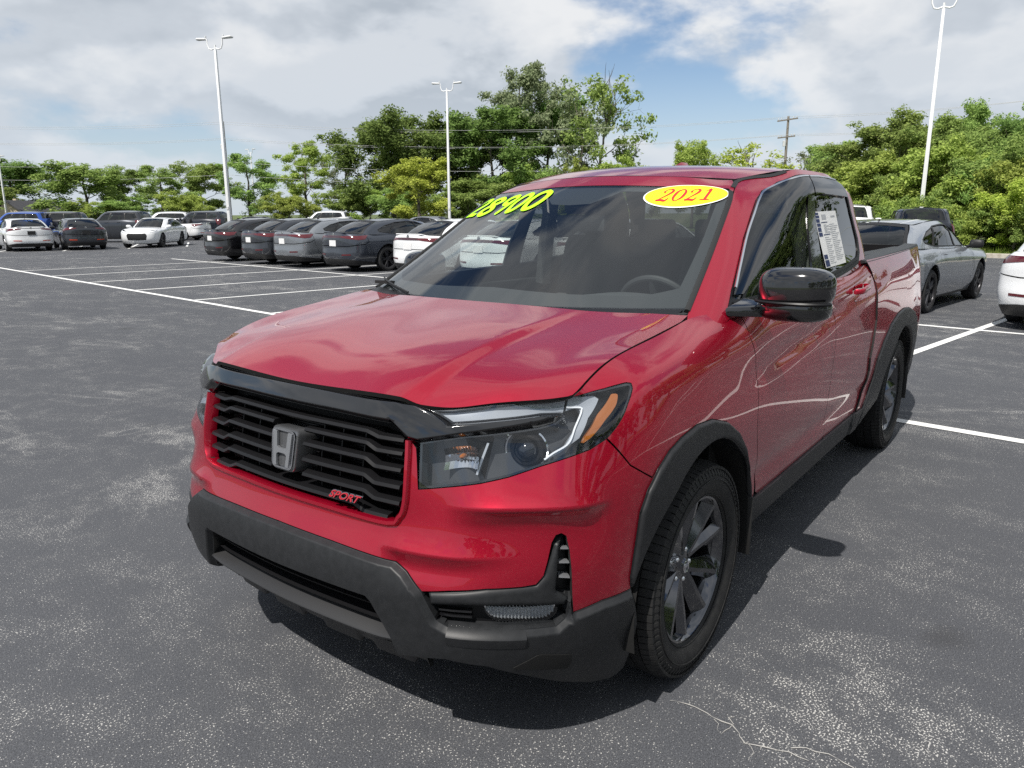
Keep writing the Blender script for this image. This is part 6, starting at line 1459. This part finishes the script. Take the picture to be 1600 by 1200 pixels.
for mi in (False, True):
    P = J([(UW-.002, -.02), (UW-.002, .2), (UW-.002, VT), (UW+.0, .50), (UW+.02, roof_v)], [(u, roof_v) for u in np.linspace(UW+.12, 2.75, 14)], [(2.82, .50), (2.86, .40), (2.90, .2), (2.93, 0.)], [(2.6, -.02), (2.0, -.02), (1.2, -.02), (1.02, -.03), (.95, -.07), (UW+.03, -.085)])
    red('cab_pillars', cab, P, holes=[DLO], res=.03, mirror=mi)
    panel('window_trim', cab, DLO, M['black'], T, holes=[inset_poly(round_poly(DLO, .03), .026)], res=.025, off=.002, rim=.02, mirror=mi)
    # glass: front and rear panes either side of the pillar trim
    Bu0, Bu1 = 1.655, 1.79
    inn = inset_poly(round_poly(DLO, .03), .024)
    def cut(P, lo, hi):
        q = np.array([(min(max(u, lo), hi), v) for u, v in P]); k = [q[0]]
        for p in q[1:]:
            if np.linalg.norm(p-k[-1]) > 1e-4: k.append(p)
        return np.array(k)
    panel('front_window', cab, cut(inn, -9, Bu0), M['sideglass'], T, res=.05, off=-.004, rim=0, mirror=mi)
    panel('rear_window', cab, cut(inn, Bu1, 9), M['tint'], T, res=.05, off=-.004, rim=0, mirror=mi)
    panel('pillar_trim', cab, [(Bu0-.005, .02), (Bu1+.005, .02), (Bu1-.005, .50), (Bu0-.015, .50)], M['gloss_black'], T, res=.04, off=.001, rim=.01, mirror=mi)
    panel('quarter_divider', cab, [(1.05, .02), (1.075, .02), (1.045, .15), (1.02, .15)], M['black'], T, res=.04, off=.001, rim=.01, mirror=mi)
    # smoked rain guards with a bright strip
    vf = J([(0.9613, 0.0386), (0.9312, 0.1104), (0.9016, 0.2352), (0.9037, 0.3347), (0.9124, 0.4045), (0.9543, 0.4583)], [(1.12, .498), (1.40, .506), (1.72, .509)], [(1.735, .405)], [(1.60, .395), (1.42, .37), (1.27, .31), (1.15, .215), (1.075, .115), (1.03, .04)])
    panel('rain_guard', cab, vf, M['visor'], T, res=.03, off=.012, rim=.012, mirror=mi, edge_pts=.015)
    vr = [(1.745, .508), (2.0, .513), (2.36, .508), (2.46, .475), (2.47, .40), (2.2, .405), (1.95, .41), (1.76, .405)]
    panel('rain_guard', cab, vr, M['visor'], T, res=.03, off=.012, rim=.012, mirror=mi)
    cs_ = smooth_line(np.array([(0.9543, 0.0606), (0.931, 0.1274), (0.909, 0.235), (0.914, 0.3288), (0.9265, 0.4013), (0.9703, 0.4544)]+[(1.14, .489), (1.40, .498), (1.72, .502)]), .02)
    sweep(cab, cs_, [(-.0045, .008), (-.004, .0145), (.004, .0145), (.0045, .008)], M['chrome'], 'guard_strip', T, mirror=mi)
    sweep(cab, np.array([(1.75, .501), (2.0, .506), (2.2, .505), (2.38, .50)]), [(-.0045, .008), (-.004, .0145), (.004, .0145), (.0045, .008)], M['chrome'], 'guard_strip', T, mirror=mi)
    belt = smooth_line(np.array([(1.0, .012), (1.5, .014), (1.9, .022), (2.2, .037), (2.44, .060)]), .05)
    sweep(cab, belt, [(-.010, -.01), (-.009, .006), (.009, .006), (.010, -.01)], M['black'], 'belt_strip', T, mirror=mi)
    # roof channel
    sweep(cab, smooth_line(np.array([(UW-.012, VT+.01), (UW-.004, .50), (UW+.03, .540), (UW+.2, .546), (1.30, .548)]), .03), [(-.011, -.02), (-.010, .003), (.010, .003), (.011, -.02)], M['rubber'], 'roof_channel', T, mirror=mi)
ru, rv = roof.uk[-1], roof.vk[-1]
red('roof', roof, mir(J([(0, .0), (ru*.5, .0), (ru-.01, .01)], [(ru-.004, rv*.3), (ru-.004, rv*.7), (ru-.01, rv-.01)], [(ru*.5, rv), (0, rv)])), res=.04)
# roof front header between glass and roof, and the rear wall of the cab
red('roof_header', cab, mir(J([(0, VT+.004), (.5, VT+.002), (UW-.035, VT), (UW-.004, VT-.03)], [(UW-.002, .50), (UW-.02, roof_v)], [(.4, roof_v), (0, roof_v)])), res=.04)
rw = cab
def rear(P): return [(RU-u, v) for u, v in P]
for mi in (False, True):
    red('rear_cab_panel', cab, [(2.93, -.01), (RU, -.01), (RU, roof_v), (2.83, roof_v), (2.865, .4), (2.905, .2)], holes=[[(3.0, .12), (RU-.004, .12), (RU-.004, .45), (2.98, .45)]], res=.05, mirror=mi)
panel('rear_glass', cab, [(2.99, .115), (RU, .115), (RU, .455), (2.97, .455)], M['tint'], T, res=.06, off=-.004, rim=0)
panel('rear_glass', cab, [(2.99, .115), (RU, .115), (RU, .455), (2.97, .455)], M['tint'], T, res=.06, off=-.004, rim=0, mirror=True)
mb = MB(); mb.add([(-1.02, -.60, 1.695), (-1.02, .60, 1.695), (-2.2, .62, 1.70), (-2.2, -.62, 1.70)], [(0, 1, 2, 3)]); mb.build('headliner', M['headliner'], T, smooth=False, recalc=False)
# shark fin aerial
mb = MB(); mb.add([(-1.80, 0, 1.845), (-1.60, 0, 1.792), (-1.90, .03, 1.785), (-1.90, -.03, 1.785), (-1.88, 0, 1.845)], [(0, 1, 2), (1, 0, 3), (0, 4, 3), (0, 2, 4), (4, 2, 3), (1, 3, 2)]); mb.build('aerial_fin', M['red'], T, bevel=.006)

# -- cowl and wipers
cw = MB(); uu = np.linspace(-UW+.02, UW-.02, 30); A = cab.pos(uu, 0*uu+.012, -.004); B_ = A+np.array([.13, 0, -.035]); V = []
for i in range(30): V += [A[i], B_[i]]
cw.add(V, [(i*2, i*2+1, i*2+3, i*2+2) for i in range(29)]); cw.build('cowl', M['black'], T)
def wiper(u0, u1, v1, name='wiper'):
    us = np.linspace(u0, u1, 9); vs = np.linspace(.03, v1, 9); P_ = cab.pos(us, vs, .022); mb = MB(); mb.tube(P_, [.004]*9, 6)
    P2 = cab.pos(us, vs, .008); mb.tube(P2, .004, 6); mb.box(tuple(cab.pos([u0+.05], [.02], .012)[0]), (.03, .10, .014)); return mb.build(name, M['rubber'], T)
wiper(-.735, -.40, .0)

# -- door mirrors
for mi in (False, True):
    sg = -1 if mi else 1
    R = empty('door_mirror', (0, 0, 0), parent=T)
    V, F = superell((0, 0, 0), (.082, .130, .077), (.62, .72))
    V2 = []
    for x, y, z in V:
        k = 1-.10*(y/.136)                       # narrower outboard, flat glass side behind
        x2 = x*(1.0 if x > 0 else .55); V2.append((x2*k-.02*(y/.136)**2, y, z*(1-.10*(y/.136))+.008*(y/.136)))
    up_ = MB(); lo_ = MB()
    mb = MB(); mb.add(V2, F); o = mb.build('mirror_cap', M['gloss_black'], R, angle=80); o.location = (-.415, sg*1.085, 1.304); o.scale = (1, sg, 1)
    V, F = superell((0, 0, 0), (.078, .126, .046), (.62, .7)); V = [(x*(1 if x > 0 else .55)-.02*(y/.136)**2, y, z) for x, y, z in V]
    mb = MB(); mb.add(V, F); o = mb.build('mirror_base', M['gloss_black'], R, angle=80); o.location = (-.418, sg*1.082, 1.238); o.scale = (1, sg, 1)
    mb = MB(); mb.tube([(-.395+.073*math.cos(t), 1.085+.128*math.sin(t), 1.262) for t in np.linspace(-1.4, 1.45, 22)], .006, 6); o = mb.build('mirror_seam', M['black'], R); o.scale = (1, sg, 1)
    mb = MB(); mb.add(*superell((0, 0, 0), (.006, .115, .062), (.4, .5))); o = mb.build('mirror_glass', M['mirror'], R, angle=80); o.location = (-.462, sg*1.085, 1.30)
    mb = MB(); P0 = [(-.30, .885, 1.205), (-.30, .875, 1.235), (-.42, .90, 1.265), (-.52, .905, 1.215)]; P1 = [(-.385, .99, 1.20), (-.385, .99, 1.235), (-.43, .99, 1.25), (-.45, .99, 1.205)]
    P0 = [(x, y*sg, z) for x, y, z in P0]; P1 = [(x, y*sg, z) for x, y, z in P1]
    mb.add(P0+P1, [(i, (i+1) % 4, 4+(i+1) % 4, 4+i) for i in range(4)]+[(3, 2, 1, 0), (4, 5, 6, 7)]); mb.build('mirror_arm', M['gloss_black'], R, bevel=.008)
    if mi:                                   # this one is folded back against the door
        R.matrix_local = Matrix.Translation(Vector((-.74, -.985, -.01))) @ Matrix.Rotation(rad(-90), 4, 'Z') @ Matrix.Translation(Vector((.415, 1.085, 0)))
# -- wheels
def make_wheel():
    W = empty('wheel', parent=T)
    R = .374; hw = .122
    mb = MB()
    prof = [(.250, -.095), (.270, -.112), (.305, -.124), (.338, -.121), (.356, -.108), (.368, -.095), (.368, .095), (.356, .108), (.338, .121), (.305, .124), (.270, .112), (.254, .098), (.248, .085), (.248, -.085)]
    mb.lathe(prof, 96, 'y', closed=True)
    for rr_, d in ((.263, .1085), (.318, .1245)): mb.tube([(rr_*math.cos(a), d, rr_*math.sin(a)) for a in np.linspace(0, 2*math.pi, 72, endpoint=False)], .0022, 5, closed=True)
    ty = mb.build('tyre', M['tyre'], W, angle=40)
    tb = MB(); NP = 84
    for i in range(NP):
        a0 = 2*math.pi*i/NP
        for k, (y0, y1, duty, sk) in enumerate(((-.118, -.073, .86, .0), (-.068, -.028, .88, .35), (-.023, .023, .92, -.2), (.028, .068, .88, .35), (.073, .118, .86, .0))):
            sh = (.5 if k in (1, 3) else 0)*2*math.pi/NP
            da = 2*math.pi/NP*duty
            V = []
            for rr_ in (.366, .3748):
                for y in (y0, y1):
                    rad_ = rr_-(.012 if abs(y) > .11 else .0)
                    for aa in (0, da):
                        a = a0+sh+aa+sk*(y-(y0+y1)/2); V.append((rad_*math.cos(a), y, rad_*math.sin(a)))
            tb.add(V, [(0, 2, 3, 1), (4, 5, 7, 6), (0, 1, 5, 4), (2, 6, 7, 3), (0, 4, 6, 2), (1, 3, 7, 5)])
        for s_ in (-1, 1):                                   # shoulder lugs running down the sidewall
            V = []
            for rr_, y in ((.362, .109), (.332, .1235 if i % 2 else .1235), (.332, .118), (.360, .100)):
                for aa in (0, 2*math.pi/NP*.55):
                    a = a0+aa; V.append((rr_*math.cos(a), s_*(y+.0015), rr_*math.sin(a)))
            tb.add(V, [(0, 1, 3, 2), (2, 3, 5, 4), (0, 2, 4, 6), (1, 7, 5, 3), (0, 6, 7, 1)])
    to = tb.build('tread_blocks', M['tyre'], W, smooth=False); to['kind'] = 'stuff'
    # rim
    rb = MB(); rb.lathe([(.257, .090), (.254, .099), (.247, .099), (.238, .088), (.230, .060), (.212, -.09), (.20, -.09)], 80, 'y'); rb.build('rim_barrel', M['rim'], W, angle=35)
    bk = MB(); bk.lathe([(0, -.01), (.16, -.01), (.16, -.03), (.21, -.05)], 48, 'y'); bk.lathe([(.05, .012), (.155, .012), (.155, -.01)], 48, 'y', 1); bk.build('brake_disc', [M['void'], M['dark_chrome']], W, angle=35)
    for i in range(5):
        a = 2*math.pi*i/5+rad(90)
        s = MB()
        for sd in (-1, 1):
            # one arm: from the hub out to the rim, bevelled faces with a high ridge
            st = [(.045, .012*sd, .026, .055, .030), (.10, .030*sd, .032, .066, .030), (.15, .052*sd, .038, .076, .028), (.205, .072*sd, .043, .086, .026), (.245, .084*sd, .047, .093, .024)]
            V = []
            for r_, t_, w_, h_, dp in st: V += [(r_, t_-w_, h_-.024), (r_, t_-w_*.30*sd-.008, h_), (r_, t_-w_*.30*sd+.008, h_), (r_, t_+w_, h_-.024), (r_, t_+w_*.9, h_-.06), (r_, t_-w_*.9, h_-.06)]
            n = 6; F = [(q*n+j, q*n+(j+1) % n, (q+1)*n+(j+1) % n, (q+1)*n+j) for q in range(4) for j in range(n)]+[tuple(range(n)), tuple(range(4*n, 5*n))]
            s.add([(x*math.cos(a)-t*math.sin(a), h, x*math.sin(a)+t*math.cos(a)) for x, t, h in V], F)
        s.build('wheel_spoke', M['rim'], W, angle=15)
        ln = MB(); b = a+rad(36); ln.lathe([(0, .058), (.007, .056), (.010, .050), (.010, .03)], 10, 'y'); q = ln.build('lug_nut', M['chrome'], W, angle=50); q.location = (.057*math.cos(b), .0, .057*math.sin(b))
    cp = MB(); cp.lathe([(0, .066), (.024, .064), (.030, .058), (.060, .050), (.075, .030)], 32, 'y'); cp.build('centre_cap', M['rim'], W, angle=30)
    lt = MB(); 
    for bx_ in ((-.011, 0), (.011, 0)): lt.box((bx_[0], .0665, 0), (.006, .004, .034))
    lt.box((0, .0665, .002), (.02, .004, .006)); lt.tube([(.020*math.cos(t)*.95, .0655, .022*math.sin(t)) for t in np.linspace(0, 2*math.pi, 20, endpoint=False)], .0022, 5, closed=True)
    lt.build('cap_mark', M['chrome'], W)
    return W
W1 = make_wheel(); W1.location = (0, .845, .3725); W1.rotation_euler = (0, rad(13), 0)
for x, sg, an in ((-3.18, 1, 40), (0, -1, 0), (-3.18, -1, 25)):
    w = copy_tree(W1); w.location = (x, sg*.845, .3725); w.rotation_euler = (0, rad(an), 0 if sg > 0 else math.pi)
# -- wheel wells, floor, chassis
for x0 in (0, -3.18):
    for sg in (1, -1):
        mb = MB(); an = np.linspace(rad(-12), rad(192), 28); V = []
        for a in an: V += [(x0+.465*math.cos(a), sg*.955, .38+.465*math.sin(a)), (x0+.465*math.cos(a), sg*.55, .38+.465*math.sin(a))]
        mb.add(V, [(i*2, i*2+1, i*2+3, i*2+2) for i in range(27)]); mb.build('wheel_liner', M['void'], T)
    for sg in (1, -1):
        mb = MB(); mb.box((x0-.475, sg*.895, .37), (.012, .15, .24)); mb.build('mud_flap', M['rubber'], T, bevel=.004)
mb = MB(); mb.box((-1.6, 0, .34), (4.6, 1.04, .16)); mb.box((-1.6, 0, .37), (2.1, 1.72, .10)); mb.box((.45, 0, .42), (.7, 1.0, .2)); mb.build('underbody', M['void'], T)
mb = MB(); mb.box((.30, 0, .72), (.95, 1.3, .5)); mb.box((-.35, 0, .75), (.1, 1.70, .80)); mb.build('engine_bay', M['void'], T)
for sg in (1, -1):
    mb = MB(); mb.box((-1.42, sg*.86, .78), (2.0, .05, .80)); mb.build('door_lining', M['interior'], T, bevel=.02)
# -- load bed
BEDM = M['black']
for sg in (1, -1):
    mb = MB(); mb.box((-3.25, sg*.76, 1.05), (1.72, .10, .52)); mb.build('bed_wall', BEDM, T)
    rl = bedside.pos(np.linspace(-.07, bedside.uk[-1]-.05, 24), np.full(24, 1.187)); V = []
    for p in rl: V += [(p[0], sg*(p[1]+.002), p[2]-.004), (p[0], sg*(p[1]-.004), p[2]+.008), (p[0], sg*(p[1]-.09), p[2]+.010), (p[0], sg*(p[1]-.10), p[2]-.03)]
    mb = MB(); mb.add(V, [(i*4+j, i*4+(j+1) % 4, i*4+4+(j+1) % 4, i*4+4+j) for i in range(23) for j in range(4)]+[(0, 1, 2, 3), (92, 93, 94, 95)]); mb.build('bed_rail', M['clad'], T, angle=30)
    mb = MB(); mb.box((-4.24, sg*.80, 1.02), (.10, .10, .40)); mb.build('tail_light', M['red_plastic'], T, bevel=.02)
mb = MB(); mb.box((-3.25, 0, .82), (1.75, 1.5, .06)); mb.build('bed_floor', BEDM, T)
mb = MB(); mb.box((-2.46, 0, 1.06), (.05, 1.55, .52)); mb.build('bed_front', BEDM, T)
mb = MB(); mb.box((-4.22, 0, 1.04), (.09, 1.52, .54)); tg = mb.build('tailgate', M['red'], T, bevel=.015); mb = MB(); mb.box((-4.165, 0, 1.06), (.02, 1.50, .52)); mb.build('tailgate_liner', BEDM, tg)
mb = MB(); mb.box((-4.30, 0, .60), (.16, 1.60, .30)); mb.build('rear_bumper', M['clad'], T, bevel=.03)

# -- inside the cab
mb = MB(); secs = [(-.02, 1.17), (-.30, 1.195), (-.52, 1.185), (-.62, 1.13), (-.66, 1.02), (-.60, .80)]; V = []; ny = 24
for i in range(ny+1):
    y = -.80+1.60*i/ny
    for x, z in secs:
        hood_ = .055*math.exp(-((y-.38)/.20)**4) if -.6 < x < -.2 else 0
        V.append((x-(.04*math.exp(-((y-.38)/.22)**4) if x < -.4 else 0), y, z+hood_))
k = len(secs); mb.add(V, [(i*k+j, i*k+j+1, (i+1)*k+j+1, (i+1)*k+j) for i in range(ny) for j in range(k-1)]); mb.build('dashboard', M['dash'], T, angle=40)
mb = MB(); C0 = Vector((-.80, .38, 1.12)); ax = Vector((-.90, 0, .42)).normalized(); s1 = Vector((0, 1, 0)); s2 = ax.cross(s1)
mb.tube([C0+.185*(math.cos(t)*s1+math.sin(t)*s2) for t in np.linspace(0, 2*math.pi, 48, endpoint=False)], .0155, 10, closed=True)
for t in (0, math.pi, -math.pi/2): mb.tube([C0, C0+.18*(math.cos(t)*s1+math.sin(t)*s2)], [.03, .014], 8)
mb.box(C0, (.05, .13, .11)); mb.build('steering_wheel', M['interior'], T)
for y in (.38, -.38):
    Sx = empty('front_seat', parent=T)
    mb = MB(); mb.box((-1.15, y, .80), (.55, .52, .18)); mb.build('cushion', M['seat'], Sx, bevel=.05, seg=3)
    Rm = Matrix.Rotation(rad(-16), 3, 'Y'); mb = MB(); mb.box((-1.50, y, 1.14), (.15, .50, .62), Rm, taper=.85); mb.build('backrest', M['seat'], Sx, bevel=.05, seg=3)
    mb = MB(); mb.box((-1.61, y, 1.535), (.09, .26, .19), Rm, taper=.9); mb.build('headrest', M['seat'], Sx, bevel=.035, seg=3)
    mb = MB()
    for dy in (-.07, .07): mb.tube([(-1.565, y+dy, 1.38), (-1.60, y+dy, 1.47)], .007, 6)
    mb.build('headrest_post', M['chrome'], Sx)
mb = MB(); mb.box((-2.05, 0, .86), (.5, 1.35, .2)); mb.box((-2.30, 0, 1.12), (.14, 1.35, .58), Matrix.Rotation(rad(-10), 3, 'Y')); mb.build('rear_bench', M['seat'], T, bevel=.04, seg=3)
for y in (.40, -.40, 0):
    mb = MB(); mb.box((-2.34, y, 1.45), (.09, .25, .15)); mb.build('headrest', M['seat'], T, bevel=.03, seg=3)
for sg in (1, -1):
    mb = MB(); pil = [(-1.60, sg*.80, 1.15), (-1.58, sg*.76, 1.42), (-1.55, sg*.70, 1.66)]; mb.tube(pil, .05, 6); mb.build('inner_pillar', M['headliner'], T)
    mb = MB(); mb.tube([(-.34, sg*.80, 1.22), (-.68, sg*.73, 1.45), (-1.0, sg*.60, 1.63)], .022, 8); mb.build('inner_pillar', M['headliner'], T)
mb = MB(); mb.box((-1.0, 0, .90), (.75, .24, .34)); mb.build('centre_console', M['interior'], T, bevel=.04)

# -- paint and stickers on the glass
def ribbon(surf, origin, ex, ey, strokes, name, m, parent, off):
    """strokes: lists of (x, y, width) in letter space, laid on the surface"""
    mb = MB()
    for st in strokes:
        P = smooth_line(np.array([(s[0], s[1], s[2]) for s in st]), .06); n = len(P); V = []
        for i in range(n):
            t = P[min(i+1, n-1), :2]-P[max(i-1, 0), :2]; t /= max(np.linalg.norm(t), 1e-9); nn = np.array([-t[1], t[0]])
            for s in (1, -1): V.append(P[i, :2]+s*nn*P[i, 2]/2)
        uv = np.array([(origin[0]+a*ex[0]+b*ey[0], origin[1]+a*ex[1]+b*ey[1]) for a, b in V])
        X = surf.pos(uv[:, 0], uv[:, 1], off); X2 = surf.pos(uv[:, 0], uv[:, 1], off+.0008); F = []
        for i in range(n-1): F.append((2*i, 2*i+1, 2*i+3, 2*i+2))
        mb.add(X2, F)
        def cap(c, r):
            a = np.linspace(0, 2*np.pi, 14, endpoint=False); q = np.array([(origin[0]+(c[0]+r*math.cos(t))*ex[0]+(c[1]+r*math.sin(t))*ey[0], origin[1]+(c[0]+r*math.cos(t))*ex[1]+(c[1]+r*math.sin(t))*ey[1]) for t in a])
            mb.add(surf.pos(q[:, 0], q[:, 1], off+.0005), [tuple(range(14))])
        cap(P[0], P[0, 2]/2); cap(P[-1], P[-1, 2]/2)
    return mb.build(name, m, parent, recalc=False)
w = .20
D = {'2': [[(.06, .78, w), (.22, .98, w), (.52, .96, w), (.60, .72, w), (.42, .42, w), (.08, .06, w), (.30, .05, w), (.66, .05, w)]],
     '8': [[(.58, .86, w), (.34, 1.0, w), (.10, .84, w), (.22, .60, w), (.48, .42, w), (.60, .20, w), (.36, .0, w), (.10, .14, w), (.14, .38, w), (.42, .60, w), (.62, .80, w)]],
     '9': [[(.60, .74, w), (.42, .50, w), (.14, .58, w), (.10, .86, w), (.36, 1.0, w), (.60, .86, w), (.56, .5, w), (.42, .02, w)]],
     '0': [[(.36, 1.0, w), (.12, .82, w), (.04, .42, w), (.20, .02, w), (.46, .06, w), (.62, .40, w), (.60, .80, w), (.36, 1.0, w)]]}
pa, pb, pc_ = [(-0.7723, 0.3217), (-0.1304, 0.3631), (-0.7553, 0.3977)]
W_ = 5*.84
st = []
for i, ch in enumerate('28900'):
    for s in D[ch]: st.append([(x+i*.84+.06*y, y, ww*1.02) for x, y, ww in s])
ex = ((pb[0]-pa[0])/(W_+.15), (pb[1]-pa[1])/(W_+.15))
hgt = .092
ey = (.0, hgt)
ribbon(cab, (pa[0]+.01, pa[1]-.006), ex, ey, st, 'painted_price', M['lime'], T, .001)
# the oval year sticker
ec = [(0.5515, 0.4178)][0]; el = [(0.3379, 0.4136)][0]; er = [(0.7574, 0.4245)][0]
ea = (er[0]-el[0])/2; eb = .062; ecu = ((er[0]+el[0])/2, (er[1]+el[1])/2)
a = np.linspace(0, 2*np.pi, 48, endpoint=False)
sl = (er[1]-el[1])/(er[0]-el[0])
ell = lambda k, kb: np.array([(ecu[0]+ea*k*math.cos(t), ecu[1]+eb*kb*math.sin(t)+sl*ea*k*math.cos(t)) for t in a])
stk = panel('year_sticker', cab, ell(1, 1), M['white'], T, res=.03, off=.0008, rim=.0006)
panel('sticker_face', cab, ell(.97, .93), M['yellow'], stk, res=.03, off=.0016, rim=.0006)
Y = {'2': [[(.08, .74, .13), (.16, .70, .10), (.10, .84, .06), (.30, .99, .06), (.52, .90, .14), (.54, .70, .16), (.36, .42, .10), (.06, .06, .05)], [(.05, .06, .13), (.30, .07, .15), (.52, .03, .13), (.62, .22, .05)]],
     '0': [[(.32, .99, .05), (.10, .80, .13), (.05, .5, .17), (.10, .18, .13), (.30, .01, .05), (.52, .2, .13), (.58, .5, .17), (.52, .82, .13), (.32, .99, .05)]],
     '1': [[(.12, .84, .05), (.26, .90, .07), (.36, .97, .15), (.36, .5, .16), (.36, .08, .16)], [(.10, .03, .06), (.36, .03, .08), (.60, .03, .06)]]}
st = []
for i, ch in enumerate('2021'):
    for s in Y[ch]: st.append([(x+i*.80+.16*(y-.5), y, ww) for x, y, ww in s])
exs = (ea*1.26/3.1, sl*ea*1.26/3.1); eys = (0, eb*1.02)
ribbon(cab, (ecu[0]-exs[0]*1.52, ecu[1]-exs[1]*1.52-eys[1]*.5), exs, eys, st, 'sticker_year', M['sticker_red'], stk, .0026)
# the sales sheet in the rear window (left side)
sh = [(1.7672, 0.3188), (2.1896, 0.3229), (2.2121, 0.0751), (1.8552, 0.0746)]
sheet = panel('window_sheet', cab, sh, M['paper'], T, res=.05, off=.0005, rim=.0005)
A0, A1, A2, A3 = [np.array(p) for p in sh]
def sq(s, t): return tuple((1-t)*((1-s)*A0+s*A1)+t*((1-s)*A3+s*A2))
def blk(s0, t0, s1, t1, m_, name='print_block'): panel(name, cab, [sq(s0, t0), sq(s1, t0), sq(s1, t1), sq(s0, t1)], M[m_], sheet, res=.08, off=.0014, rim=0)
blk(.02, .02, .16, .06, 'ink'); blk(.02, .075, .18, .12, 'ink'); blk(.02, .135, .17, .20, 'ink'); blk(.02, .215, .18, .27, 'ink'); blk(.02, .285, .17, .36, 'ink'); blk(.02, .375, .18, .44, 'ink')
blk(.22, .195, .50, .21, 'ink'); blk(.22, .41, .52, .425, 'ink'); blk(.02, .76, .18, .84, 'ink'); blk(.02, .86, .20, .98, 'ink'); blk(.28, .06, .48, .15, 'grey_ink'); blk(.70, .09, .90, .12, 'grey_ink')
for i in range(9): blk(.30, .24+.018*i, .30+.12*(1+(i*7) % 3), .247+.018*i, 'grey_ink')
for i in range(14): blk(.24, .46+.036*i, .42+.05*((i*5) % 3), .470+.036*i, 'grey_ink')
for i in range(20): blk(.56, .24+.034*i, .80+.05*((i*7) % 4), .250+.034*i, 'grey_ink')
